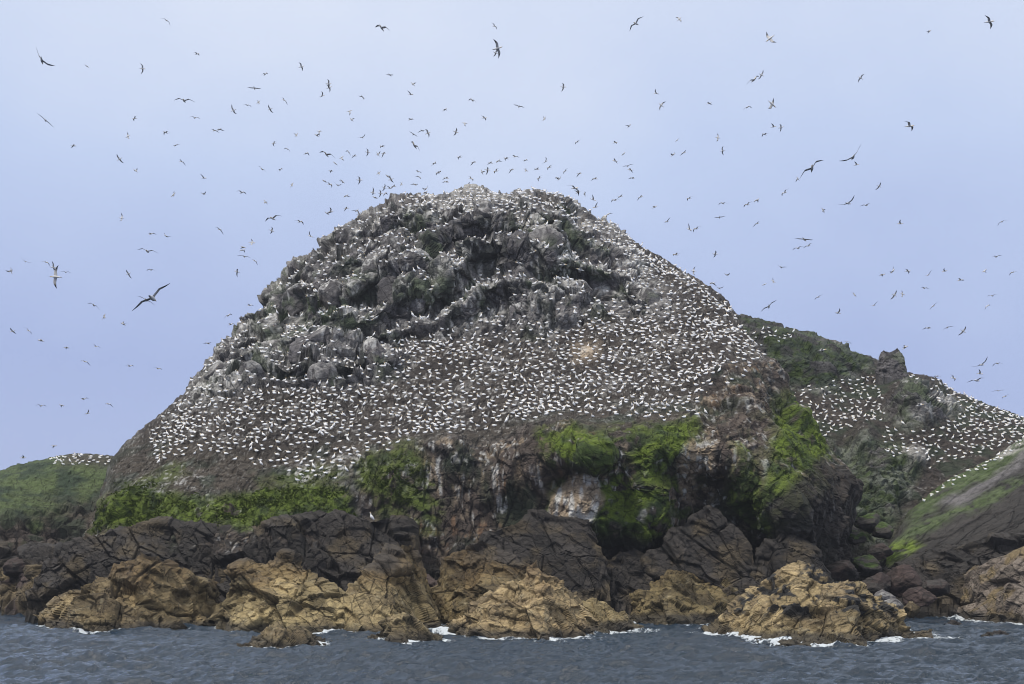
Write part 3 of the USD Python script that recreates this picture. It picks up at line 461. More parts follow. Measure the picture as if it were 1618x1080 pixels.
for i, (x, y, r, Y, pal, label) in enumerate(SPOTS):
    s = r / F * Y; v, f, u = boulder(700 + i, (s * 1.15, s * 1.1, s * .85)); Y += 7 if x > 1300 else 0; c = at(x, y, Y)
    f1 = fbm(u * 1.5 + i, 4, i); up = u[:, 2]
    col = {"blackred": lerp(C["black"] * 1.3, C["red"] * .5, sstep(.4, .6, f1)), "red": lerp(C["red"] * .8, C["red"] * .45, sstep(.4, .6, f1)), "grey": lerp(C["crag"], C["pale"] * .7, sstep(.4, .65, f1)), "brown": lerp(C["ochre2"] * .8, C["ochre2"] * .4, sstep(.4, .6, f1)),
           "moss": lerp(C["black"] * 1.6, C["moss2"] * 1.2, sstep(.5, .68, f1 + .22 * up))}[pal]
    p = put("boulder", (v + c, f), "shore_stone", color=col, smooth=True); tag(p, label, "boulder")
# single blocks standing out of the crags, parts of the hill
def hill_blocks():
    rng = np.random.default_rng(17); h = hill; got = []
    want = [(640, 432, 40), (700, 397, 34), (505, 552, 36), (600, 572, 30), (520, 602, 28), (540, 470, 34), (860, 392, 34), (918, 462, 17), (930, 562, 20), (470, 470, 26), (440, 480, 22), (660, 480, 22), (830, 440, 26), (870, 470, 22), (985, 440, 26), (1030, 470, 22), (820, 500, 18), (590, 430, 24), (560, 400, 20), (400, 600, 20), (350, 590, 20), (430, 560, 22), (690, 540, 18)]
    tries = np.flatnonzero((h.crag > .6) & (np.arange(h.PX.shape[0])[:, None] < h.nr - 12)); rng.shuffle(tries)
    for i in tries[:0]:
        x, y = h.PX.flat[i], h.PY.flat[i]; r = 7 + 15 * rng.random() ** 1.6
        if all((x - a) ** 2 + ((y - b) * 1.15) ** 2 > (.85 * (r + c)) ** 2 for a, b, c in want): want.append((x, y, r))
        if len(want) > 45: break
    for k, (x, y, r) in enumerate(want):
        i = np.argmin((h.PX[:h.nr] - x) ** 2 + (h.PY[:h.nr] - y) ** 2); p = h.Q.reshape(-1, 3)[i]; s = .95 * r / F * p[1]
        v, f, u = boulder(900 + k, (s * (.75 + .4 * rng.random()), s * 1.0, s * (.95 + .6 * rng.random())), 4, 8)
        v = v @ rot(rng.normal() * 14, rng.normal() * 14, rng.normal() * 60).T + p + [0, .75 * s, -.35 * s]
        nz = u[:, 2]; st = fbm(v / [.5, .5, 3.5], 4, k); f1 = fbm(v / 1.8, 4, k + 5); tone = .7 + .6 * rng.random()
        col = lerp(C["crag"] * tone * np.ones(3), C["pale"], sstep(.5, .75, f1) * .45); col = lerp(col, C["lichen"], sstep(.5, .68, fbm(v / 2.5, 3, k + 9)) * sstep(.6, 0, nz) * .7)
        col = lerp(col, C["guano"], sstep(.5, .7, st + .35 * (nz - .4)) * (.2 + .7 * rng.random()))
        if (x, y, r) == (930, 562, 20): col = lerp(C["tan"] * 1.3, C["guano"] * .9, sstep(.45, .7, f1))
        put("crag_block", (v, f), "hill_rock", parent="/World/hill", color=np.clip(col, .01, .9))
hill_blocks()
R_("jumble of small black rocks in front of the cave, left of the pointed peak", [(935, 905), (955, 888), (980, 876), (1000, 870), (1020, 880), (1040, 900)], [(930, 955), (1045, 955)], 345, 5, [(930, 150), (1045, 151)], pal="black", cell=2.0, foam=False)
# rock pinnacle on the ridge
R_("squat grey rock pinnacle standing on the right hand ridge line", [(1386, 586), (1389, 564), (1395, 556), (1405, 560), (1418, 553), (1426, 564), (1434, 594)], [(1382, 592), (1434, 600)], 560, 4, [(1380, 221), (1436, 220)], pal="crag", name="rock_pinnacle", cat="pinnacle", cell=1.7, amp=.85, pad=3, step=1.0, foam=False)

# ------------------------------------------------------------------ sea and foam
def waves(x, y):
    z = np.zeros(x.shape)
    rng = np.random.default_rng(9)
    for k in range(36):
        L = .55 * 1.085 ** k * .9; th = math.radians(252 + 26 * rng.normal()); a = .038 * L ** .47
        ph = (x * math.cos(th) + y * math.sin(th)) * 2 * math.pi / L + rng.random() * 6.28 + .9 * noise(np.stack([x / (3 * L), y / (3 * L), x * 0 + k], -1), k) * 3
        z += a * (1 - np.abs(np.sin(ph / 2)) * 1.6)
    return z * (.55 + .9 * fbm(np.stack([x / 14, y / 9, x * 0], -1), 3, 4))
ys = np.concatenate([np.linspace(52, 140, 470), np.linspace(140.4, 235, 100)]); ts = np.linspace(-.50, .50, 560)
X, Yg = ts[None] * ys[:, None], np.repeat(ys[:, None], len(ts), 1)
edge = np.minimum.reduce([sstep(-.5, -.47, ts)[None] * np.ones_like(Yg), sstep(.5, .47, ts)[None] * np.ones_like(Yg), sstep(52, 56, Yg), sstep(235, 225, Yg)])
Z = waves(X, Yg) * edge - .3 * (1 - edge)
S = np.stack([X, Yg, Z], -1)
fp = np.concatenate(FOOT)[:, :2]; dist = cKDTree(fp).query(S[..., :2].reshape(-1, 2), workers=-1)[0].reshape(X.shape)
put("sea", (S.reshape(-1, 3), grid_faces(*X.shape)), "sea_water", smooth=True); tag(stage.GetPrimAtPath("/World/sea"), "choppy dark blue grey sea", "sea", kind="structure")
big = 900.0; a0, a1 = 51.0, 236.0
ring = np.array([[-.505 * a0, a0, 0], [.505 * a0, a0, 0], [.505 * a1, a1, 0], [-.505 * a1, a1, 0], [-big, -200, 0], [big, -200, 0], [big, big, 0], [-big, big, 0]]) + [0, 0, -.05]
ring[:4] = [[-.495 * 55, 55, -.12], [.495 * 55, 55, -.12], [.495 * 228, 228, -.12], [-.495 * 228, 228, -.12]]; ring[4:, 2] = -.12
o = put("sea", (ring, np.array([[4, 5, 1, 0], [5, 6, 2, 1], [6, 7, 3, 2], [7, 4, 0, 3]])), "sea_water"); tag(o, "open sea round the island out to the horizon", "sea", kind="structure")
pn = fbm(np.stack([X / 1.1, Yg / 1.1, 0 * X], -1), 4, 77); big_n = fbm(np.stack([X / 7, Yg / 7, 0 * X], -1), 3, 78)
side = .45 + .75 * sstep(-6, 8, X)                       # surf breaks more on the right hand rocks
fine = fbm(np.stack([X / .35, Yg / .8, 0 * X], -1), 3, 80)
amount = np.exp(-dist / (.35 + 2.2 * sstep(.42, .68, big_n) * side)) + .8 * (pn - .55) + .9 * (fine - .55) + .35 * (big_n - .5)
drift = sstep(.60, .66, fbm(np.stack([X / 3.5, Yg / 1.0, 0 * X], -1), 4, 79)) * np.exp(-dist / 5.5) * side * .8
amount = np.maximum(amount, drift * (.1 + .5 * pn + .8 * fine))
amount = np.exp(-dist / (.5 + 2.4 * sstep(.40, .66, big_n) * side)) * (.55 + .9 * pn) + .25 * (big_n - .5) + .2 * (fine - .5)
amount = np.maximum(amount, drift * (.35 + .6 * pn))
fm = (amount > .18) & (edge > .99) & (dist < 9)
ff = grid_faces(*X.shape); keep = fm.reshape(-1)[ff].all(1); ff = ff[keep]; ids, inv = np.unique(ff, return_inverse=True); am = amount.reshape(-1)[ids]
lift = S.reshape(-1, 3)[ids] + np.stack([0 * ids, 0 * ids, .025 + .10 * np.clip(am - .6, 0, .6) * noise(S.reshape(-1, 3)[ids] / .25, 5)], -1)
o = put("sea_foam", (lift, inv.reshape(-1, 3)), "foam_look", smooth=True, color=np.repeat(am[:, None], 3, 1)); tag(o, "white surf foam breaking along the rocks", "foam", kind="stuff")

# ------------------------------------------------------------------ low green plants on the bank and the mossy ledges
def tuft(seed):
    rng = np.random.default_rng(seed); V, Fc, Cc = [], [], []
    for k in range(22):
        a = rng.random() * 6.28; lean = .25 + .7 * rng.random(); L = .12 + .18 * rng.random(); w = .025 + .03 * rng.random(); b = np.array([math.cos(a), math.sin(a), 0]); sd = np.array([-b[1], b[0], 0]) * w
        p0 = b * .05 * rng.random(); p1 = p0 + b * L * lean * .45 + [0, 0, L * .7]; p2 = p0 + b * L * lean * 1.2 + [0, 0, L * (1 - .35 * lean)]
        i = len(V); V += [p0 - sd * .6, p0 + sd * .6, p1 + sd, p1 - sd, p2]; Fc += [(i, i + 1, i + 2), (i, i + 2, i + 3), (i + 3, i + 2, i + 4)]
        c = lerp(C["moss2"] * 1.6, np.array([.11, .138, .032]), np.array(rng.random())); Cc += [c] * 5
    return np.array(V), np.array(Fc), np.array(Cc)
def plants():
    rng = np.random.default_rng(31); h = hill
    bank = h.moss * sstep(-8, 8, np.maximum(inside([(130, 850), (190, 760), (330, 780), (500, 735), (570, 770), (570, 820), (400, 840), (230, 835)], h.PX, h.PY), inside([(575, 745), (640, 715), (690, 780), (640, 800)], h.PX, h.PY)))
    other = h.moss * sstep(.25, .5, h.nz) * .5
    ids = np.flatnonzero(rng.random(h.PX.shape) < np.maximum(bank * .26 * sstep(.4, .6, fbm(h.Q / 1.2, 3, 61)) * 1.6, other * 0) * (np.arange(h.PX.shape[0])[:, None] < h.nr))
    ins = UsdGeom.PointInstancer.Define(stage, "/World/green_plants"); tag(ins, "low green plants and grass growing on the bank and cliff ledges", "plants", kind="stuff")
    tg = []
    for k in range(4):
        v, f, c = tuft(40 + k); tg.append(put("plant_tuft", (v, f), "leaf_look", parent="/World/green_plants", color=c).GetPath())
    n = len(ids); ins.CreatePrototypesRel().SetTargets(tg); ins.CreateProtoIndicesAttr(Vt.IntArray(rng.integers(0, 4, n).tolist()))
    ins.CreatePositionsAttr(Vt.Vec3fArray.FromNumpy((h.Q.reshape(-1, 3)[ids] - [0, 0, .04]).astype(np.float32)))
    sc = (.4 + .6 * rng.random(n))[:, None] * [1, 1, 1]; ins.CreateScalesAttr(Vt.Vec3fArray.FromNumpy(sc.astype(np.float32)))
    an = rng.random(n) * math.pi; ins.CreateOrientationsAttr(Vt.QuathArray([Gf.Quath(float(math.cos(a)), 0, 0, float(math.sin(a))) for a in an]))
plants()

# ------------------------------------------------------------------ the damp sea air
usdkit.material(stage, LOOK + "damp_air", {"v": ("principled_volume", {"color": (.88, .92, 1.0), "density": .0001, "anisotropy": .2})}, volume="v.volume")
hx = np.array([[x, y, z] for x in (-950, 950) for y in (-260, 950) for z in (-3.5, 92)], float)
o = put("haze", (hx, np.array([[0, 1, 3, 2], [4, 6, 7, 5], [0, 4, 5, 1], [2, 3, 7, 6], [0, 2, 6, 4], [1, 5, 7, 3]])), "damp_air"); tag(o, "thin pale haze in the sea air", "haze", kind="stuff")

# ------------------------------------------------------------------ gannets
WHITE, YEL, BILL, INK = np.array([.88, .87, .85]), np.array([.62, .42, .16]), np.array([.32, .36, .40]), np.array([.018, .016, .016])
def loft(rings, n=8, plump=1.0):
    """rings: (x, y, z, half width, half height, colour); a closed tapering body along the rings"""
    V, Cc, Fc = [], [], []
    pts = np.array([r[:3] for r in rings]); tan = np.gradient(pts, axis=0); tan /= np.linalg.norm(tan, axis=1, keepdims=True) + 1e-9
    for k, r in enumerate(rings):
        side = np.cross([0, 0, 1], tan[k]); side = np.array([0, 1, 0]) if np.linalg.norm(side) < .05 else side / np.linalg.norm(side); up = np.cross(tan[k], side)
        for j in range(n):
            a = 2 * math.pi * j / n; V.append(pts[k] + plump * (side * r[3] * math.cos(a) + up * r[4] * math.sin(a))); Cc.append(r[5])
    m_ = len(rings)
    for k in range(m_ - 1):
        for j in range(n): a, b = k * n + j, k * n + (j + 1) % n; Fc += [(a, b, b + n), (a, b + n, a + n)]
    for base, flip in ((0, 1), ((m_ - 1) * n, 0)):
        for j in range(1, n - 1): t = (base, base + j, base + j + 1); Fc.append(t[::-1] if flip else t)
    return np.array(V), np.array(Fc), np.array(Cc)
def join(*parts):
    V, Fc, Cc, k = [], [], [], 0
    for v, f, c in parts: V.append(v); Fc.append(f + k); Cc.append(c); k += len(v)
    return np.concatenate(V), np.concatenate(Fc), np.concatenate(Cc)
def perched(lean, neck, turn=0.0, tuck=False):
    """a bird at rest: lean lifts the chest, neck stretches, turn swings the head"""
    a = math.radians(lean); R2 = np.array([[math.cos(a), -math.sin(a)], [math.sin(a), math.cos(a)]])
    def B(x, z): p = R2 @ np.array([x, z]); return p[0], p[1] + .17 + .10 * math.sin(a)
    rings = []
    for x, z, w_, h_, c in [(-.47, -.02, .012, .008, INK), (-.41, -.01, .035, .018, WHITE * .8), (-.30, .0, .07, .06, WHITE), (-.18, .0, .10, .09, WHITE), (-.02, -.005, .125, .125, WHITE), (.12, .0, .12, .125, WHITE), (.21, .03, .09, .095, WHITE)]:
        px_, pz_ = B(x, z); rings.append((px_, 0, pz_, w_, h_, c))
    bx, bz = B(.24, .07); t = math.radians(turn); dx, dy = math.cos(t), math.sin(t)
    nk = .13 * neck
    rings += [(bx + .03, 0, bz + .02, .06, .062, WHITE), (bx + .05, 0, bz + .05 + nk, .045, .046, WHITE * .95 + YEL * .05), (bx + .06, 0, bz + .09 + nk * 1.4, .042, .044, WHITE * .45 + YEL * .55)]
    hx, hz = bx + .07, bz + .13 + nk * 1.5
    rings += [(hx + .03 * dx, .03 * dy, hz + .015, .047, .048, YEL), (hx + .085 * dx, .085 * dy, hz + .01, .036, .036, WHITE * .5 + YEL * .5), (hx + .12 * dx, .12 * dy, hz, .02, .02, BILL), (hx + .22 * dx, .22 * dy, hz - .015, .004, .005, BILL)]
    body = loft(rings, 8, 1.38); parts = [body]
    for s in (-1, 1):
        wr = []
        for x, y, z, w_, h_, c in [(.17, .10, .02, .02, .05, WHITE), (.05, .13, .03, .025, .09, WHITE), (-.12, .125, .035, .022, .085, WHITE), (-.27, .085, .03, .018, .055, WHITE * .9), (-.37, .05, .025, .016, .04, WHITE * .85), (-.41, .035, .02, .014, .03, INK), (-.52, .015, .015, .006, .010, INK)]:
            px_, pz_ = B(x, z); wr.append((px_, s * y, pz_, w_, h_, c))
        parts.append(loft(wr, 6))
    if lean > 25:
        for s in (-1, 1): parts.append(loft([(-.02, s * .05, .17, .014, .014, INK * 3), (.0, s * .05, .03, .011, .011, INK * 3), (.05, s * .05, .008, .03, .008, INK * 3)], 5))
    v, f, c = join(*parts); v[:, 2] -= v[:, 2].min() if lean > 25 else .06
    return v, f, c
BACKLIT_WING = np.array([.46, .45, .44])  # white feathers darkened in the colour to stand for backlit undersides
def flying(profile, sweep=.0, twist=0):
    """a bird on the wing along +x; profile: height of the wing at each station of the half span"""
    G = np.array([.60, .59, .57]); WHITE = BACKLIT_WING  # body and wing whites both carry painted backlight shade
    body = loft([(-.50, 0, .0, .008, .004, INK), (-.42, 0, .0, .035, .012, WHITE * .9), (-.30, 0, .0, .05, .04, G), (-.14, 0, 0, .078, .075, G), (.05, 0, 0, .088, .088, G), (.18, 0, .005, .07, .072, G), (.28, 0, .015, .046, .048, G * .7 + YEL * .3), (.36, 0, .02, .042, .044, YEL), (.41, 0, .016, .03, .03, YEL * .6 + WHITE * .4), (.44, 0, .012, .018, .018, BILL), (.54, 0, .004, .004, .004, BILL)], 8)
    parts = [body]
    for s in (-1, 1):
        r = []
        for k, (y, le, te, th) in enumerate([(.03, .14, -.10, .026), (.16, .15, -.10, .022), (.30, .17, -.07, .017), (.42, .17, -.05, .014), (.54, .13, -.07, .011), (.66, .06, -.09, .009), (.78, -.03, -.12, .007), (.90, -.135, -.165, .004)]):
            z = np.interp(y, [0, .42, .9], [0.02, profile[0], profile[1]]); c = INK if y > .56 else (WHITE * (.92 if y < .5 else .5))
            mid, half = (le + te) / 2 - sweep * y, (le - te) / 2
            r.append((mid, s * y, z, half, th, c))
        V, Fc, Cc = [], [], []
        n = 8
        for mid, y, z, half, th, c in r:
            for j in range(n): a = 2 * math.pi * j / n; V.append((mid + half * math.cos(a), y, z + th * math.sin(a))); Cc.append(c)
        for k in range(len(r) - 1):
            for j in range(n): a, b = k * n + j, k * n + (j + 1) % n; Fc += [(a, b, b + n), (a, b + n, a + n)] if s < 0 else [(a, b + n, b), (a, a + n, b + n)]
        b0 = (len(r) - 1) * n
        for j in range(1, n - 1): Fc.append((b0, b0 + j, b0 + j + 1))
        parts.append((np.array(V), np.array(Fc), np.array(Cc)))
    return join(*parts)
PERCH = [perched(2, -.15, 10), perched(5, .1, -40), perched(10, .5, 60), perched(0, -.3, 140), perched(48, .9, 20), perched(32, .5, -80)]
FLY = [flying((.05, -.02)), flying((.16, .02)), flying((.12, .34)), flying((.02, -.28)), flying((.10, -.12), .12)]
proto = {}
def bird(name, kind, k, mat4, label, group):
    p = path(name); x = UsdGeom.Xform.Define(stage, p)
    src = proto.get((name, k))
    if src: x.GetPrim().GetReferences().AddInternalReference(src); x.GetPrim().SetInstanceable(True)
    op = UsdGeom.Xformable(x).MakeMatrixXform(); op.Set(Gf.Matrix4d(*mat4.T.reshape(-1).tolist()))
    if not src:
        v, f, c = kind[k]; put("body", (v, f), "plumage", parent=p, smooth=True, color=c); proto[(name, k)] = p
    tag(x, label, "bird", group)
def mat(Rm, s, t): M = np.eye(4); M[:3, :3] = Rm * s; M[:3, 3] = t; return M

rng = np.random.default_rng(4)
def pick(surf, weight, radius):
    """grid vertices chosen at random by weight, none nearer than radius to another"""
    w = weight.copy(); w[surf.nr - 1:] = 0 if not hasattr(surf, "keep_back") else w[surf.nr - 1:]
    pool = np.flatnonzero(rng.random(w.shape) < np.clip(w, 0, 1) * .25); rng.shuffle(pool); pts = surf.Q.reshape(-1, 3)[pool]
    rad = np.broadcast_to(radius, w.shape).reshape(-1)[pool]; cells = {}; out = []
    for i, (p, r) in enumerate(zip(pts, rad)):
        key = tuple(np.floor(p / 1.0).astype(int)); ok = True
        for a in (-1, 0, 1):
            for b in (-1, 0, 1):
                for c in (-1, 0, 1):
                    for q in cells.get((key[0] + a, key[1] + b, key[2] + c), ()):
                        if (p[0] - q[0]) ** 2 + (p[1] - q[1]) ** 2 + (p[2] - q[2]) ** 2 < r * r: ok = False; break
                    if not ok: break
                if not ok: break
            if not ok: break
        if ok: cells.setdefault(key, []).append(p); out.append(pool[i])
    return np.array(out, int)
nests = []                                             # (position, region)
h = hill; jx, jy = h.PX + 10 * (fbm(h.Q / 3, 3, 200) - .5), h.PY + 14 * (fbm(h.Q / 5, 3, 201) - .5)
dens = sstep(-6, 14, inside([(235, 690), (290, 625), (420, 600), (560, 560), (650, 520), (800, 520), (900, 500), (1000, 470), (1100, 500), (1165, 505), (1215, 570), (1215, 585), (1120, 620), (1115, 660), (1000, 660), (900, 650), (760, 670), (640, 700), (600, 745), (480, 760), (420, 730), (300, 715), (250, 735)], jx, jy))
thin = sstep(.34, .6, fbm(h.Q / 4.5, 3, 202)); lowfade = sstep(760, 640, jy + 30 * (fbm(h.Q / 4, 2, 203) - .5))
W1 = dens * (.12 + .88 * sstep(.33, .47, fbm(h.Q / 2.6, 3, 207))) * (1 - h.cliff * .9) * (.42 + .58 * lowfade) * sstep(.1, .35, h.nz)
W2 = sstep(-8, 8, inside([(290, 615), (420, 495), (480, 415), (640, 310), (880, 298), (960, 355), (1160, 490), (1165, 520), (900, 530), (640, 540), (400, 620)], jx, jy)) * sstep(.40, .62, h.nz) * (.45 + .6 * thin)
W3 = sstep(-4, 8, inside([(620, 312), (880, 304), (960, 360), (1160, 490), (1100, 500), (1010, 430), (930, 370), (850, 345), (700, 330)], jx, jy)) * sstep(.2, .5, h.nz)
W = np.maximum.reduce([W1, W2, W3])
for i in pick(h, W, .82 + .1 * (1 - np.clip(W1 + W3, 0, 1)) + 1.1 * (fbm(h.Q / 6, 3, 204) - .5)): nests.append((h.Q.reshape(-1, 3)[i], "hill", h.PX.flat[i], h.PY.flat[i]))
r = ridge
W = sstep(-4, 8, np.maximum.reduce([inside([(1245, 618), (1330, 600), (1390, 590), (1395, 640), (1400, 670), (1300, 690), (1265, 670)], r.PX, r.PY), inside([(1395, 675), (1480, 680), (1540, 640), (1640, 650), (1640, 690), (1530, 720), (1470, 740), (1400, 720)], r.PX, r.PY), inside([(1430, 590), (1500, 614), (1640, 660), (1640, 672), (1520, 645), (1440, 610)], r.PX, r.PY), inside([(1180, 520), (1262, 522), (1250, 545), (1190, 540)], r.PX, r.PY) - 2])) * sstep(.0, .3, r.nz)
W *= .35 + .65 * sstep(.35, .55, fbm(r.Q / 4, 3, 205))
for i in pick(r, W, .9): nests.append((r.Q.reshape(-1, 3)[i], "ridge", r.PX.flat[i], r.PY.flat[i]))
W = sstep(14, 4, np.abs(headland.PY - 724 - .05 * (110 - headland.PX))) * sstep(70, 90, headland.PX) * sstep(180, 160, headland.PX)
for i in pick(headland, W, .95): nests.append((headland.Q.reshape(-1, 3)[i], "headland", headland.PX.flat[i], headland.PY.flat[i]))
W = sstep(13, 3, slab.PY - poly([(1385, 905), (1400, 870), (1440, 806), (1470, 778), (1500, 757), (1540, 737), (1580, 716), (1618, 690), (1760, 610)], slab.PX)) * sstep(1445, 1465, slab.PX) * .5
for i in pick(slab, W, .85): nests.append((slab.Q.reshape(-1, 3)[i], "slab", slab.PX.flat[i], slab.PY.flat[i]))
def perch_pose():
    k = int(rng.choice(6, p=[.30, .24, .16, .14, .08, .08])); yaw = (180 if rng.random() < .6 else 0) + rng.normal() * 24
    return k, rot(0, 0, yaw), .70 + .10 * rng.random()
# a lone bird on the black crest, and one asleep low on the cliff
q = CREST.reshape(-1, 3); q = q[np.abs(809 + F * q[:, 0] / q[:, 1] - 588) < 5]; q = q[np.argmax((q[:, 2] - CAMZ) / q[:, 1])]
bird("nesting_gannet", PERCH, 4, mat(rot(0, 0, 200), .95, q - [0, 0, .02]), "lone white gannet standing upright on the black rock crest below the cliff", None)
nests.sort(key=lambda n: n[0][1])
TEXT = {"hill_low": ("white gannet on a nest along the lower fringe of the main colony", "gannets on the lower fringe of the main colony"), "hill": ("white gannet with yellowish head nesting in the crowded main slope colony", "gannets nesting on the main slope"),
        "ridge": ("white gannet nesting on the right hand saddle and ridge", "gannets nesting on the right hand saddle"), "slab": ("white gannet resting along the upper edge of the dark slab at right", "gannets along the upper edge of the slab"), "headland": ("small white gannet on top of the green headland", "gannets on the headland")}
POSE = ["lying low on its nest", "sitting with head low", "sitting with head up", "asleep with head turned back", "standing upright with neck stretched", "half standing with head turned"]
def nest_label(region, x, y, k):
    if region != "hill": t, g = TEXT[region]
    elif x < 330: t, g = "white gannet at the main colony's left end", "gannets at the left end of the main colony"
    elif x < 480: t, g = "white gannet on bare earth above the green bank", "gannets on the bare earth above the green bank"
    elif x < 660: t, g = "white gannet on the whitewashed lip of the slope", "gannets on the whitewashed lip of the slope"
    elif x < 860: t, g = "white gannet above the brown streaked cliff", "gannets above the brown streaked cliff"
    elif x < 1060: t, g = "white gannet above the mossy cliff bulges", "gannets above the mossy cliff bulges"
    else: t, g = "white gannet on the main colony's right shoulder", "gannets on the right shoulder of the colony"
    return t + ", " + POSE[k], g + ", " + POSE[k]
rest = {k: [] for k in range(6)}
near = set(range(min(298, len(nests))))
for i, (p, region, x, y) in enumerate(nests):
    k, Rm, s = perch_pose(); M = mat(Rm, s, p - [0, 0, .02])
    if i in near:
        bird("nesting_gannet", PERCH, k, M, *nest_label(region, x, y, k))
    else: rest[k].append(M)
inst = UsdGeom.PointInstancer.Define(stage, "/World/gannet_colony")
tag(inst, "dense colony of small white gannets covering the upper slopes and crags", "birds", kind="stuff")
UsdGeom.Scope.Define(stage, "/World/gannet_colony/kinds") if False else None
pos, idx, ori, scl, targets = [], [], [], [], []
from scipy.spatial.transform import Rotation
for k in range(6):
    v, f, c = PERCH[k]; mm = put("gannet", (v, f), "plumage", parent="/World/gannet_colony", smooth=True, color=c); targets.append(mm.GetPath())
    for M in rest[k]:
        s = np.linalg.norm(M[:3, 0]); qx, qy, qz, qw = Rotation.from_matrix(M[:3, :3] / s).as_quat(); pos.append(M[:3, 3]); idx.append(k); scl.append((s, s, s)); ori.append((qw, qx, qy, qz))
inst.CreatePrototypesRel().SetTargets(targets)
inst.CreatePositionsAttr(Vt.Vec3fArray.FromNumpy(np.array(pos, np.float32))); inst.CreateProtoIndicesAttr(Vt.IntArray(idx)); inst.CreateScalesAttr(Vt.Vec3fArray.FromNumpy(np.array(scl, np.float32)))
inst.CreateOrientationsAttr(Vt.QuathArray([Gf.Quath(*map(float, q)) for q in ori]))
nest_count = ("nests", len(nests), [sum(n[1] == t for n in nests) for t in ("hill", "ridge", "headland", "slab")])

# birds on the wing: px, py, span in px, tilt of the wing line in degrees, (pose)
BIG = [(66, 95, 42, -45, 2, "large gannet gliding with one wing steeply raised at upper left"), (72, 190, 29, -40, 0, "gannet gliding on slanted straight wings below the steep winged one, upper left"), (291, 159, 33, -5, 1, "gannet with drooping arched wings in the upper left sky"), (88, 437, 37, 86, 0, "large white bellied gannet banked upright with black wing tips, far left"),
       (241, 471, 74, 36, 1, "largest dark gannet with long wings rising to the right, left of the hill"), (231, 474, 31, -28, 0, "smaller gannet crossing just behind the largest dark one"), (233, 397, 34, -10, 1, "gannet with wide flat wings seen head on above the largest dark one"), (603, 44, 27, -24, 1, "gannet with arched wings near the top, left of centre"),
       (786, 76, 25, -72, 0, "white and black gannet banked upright near the top centre"), (1217, 60, 26, -62, 0, "white gannet with black wing tips near the top, right of centre"), (1005, 37, 27, 40, 1, "slender gannet soaring up to the right at the top, right of centre"), (1191, 126, 28, 38, 1, "gannet with rising wings right of centre in the upper sky"),
       (1220, 164, 25, 62, 1, "steeply banked gannet below the rising winged one, upper right"), (1348, 248, 44, 38, 2, "big gannet with wings raised to the right, highest of the right hand pair"), (1283, 266, 48, 38, 1, "long winged dark gannet soaring beside the big one at right"), (516, 244, 29, -24, 1, "gannet with long drooped wings over the left shoulder of the hill"),
       (655, 230, 25, -52, 1, "gannet banking down to the right just above the summit's left side"), (908, 297, 23, -28, 3, "dark gannet beating its wings right at the summit's right end"), (431, 345, 29, 12, 1, "gannet seen head on beside the hill's upper left edge"), (1215, 484, 31, 36, 1, "gannet climbing to the right above the ridge"),
       (1271, 378, 26, -14, 0, "dark gannet flying level in the middle right sky"), (1340, 321, 23, 24, 2, "dark gannet with swept wings in the right sky"), (1563, 34, 21, -38, 0, "gannet gliding in the top right corner"), (1437, 199, 20, -24, 1, "lone gannet in the empty upper right sky"), (1551, 576, 23, 34, 2, "gannet with raised wings low over the right ridge"), (1543, 601, 20, 12, 1, "gannet with arched wings lowest of the group over the right ridge")]
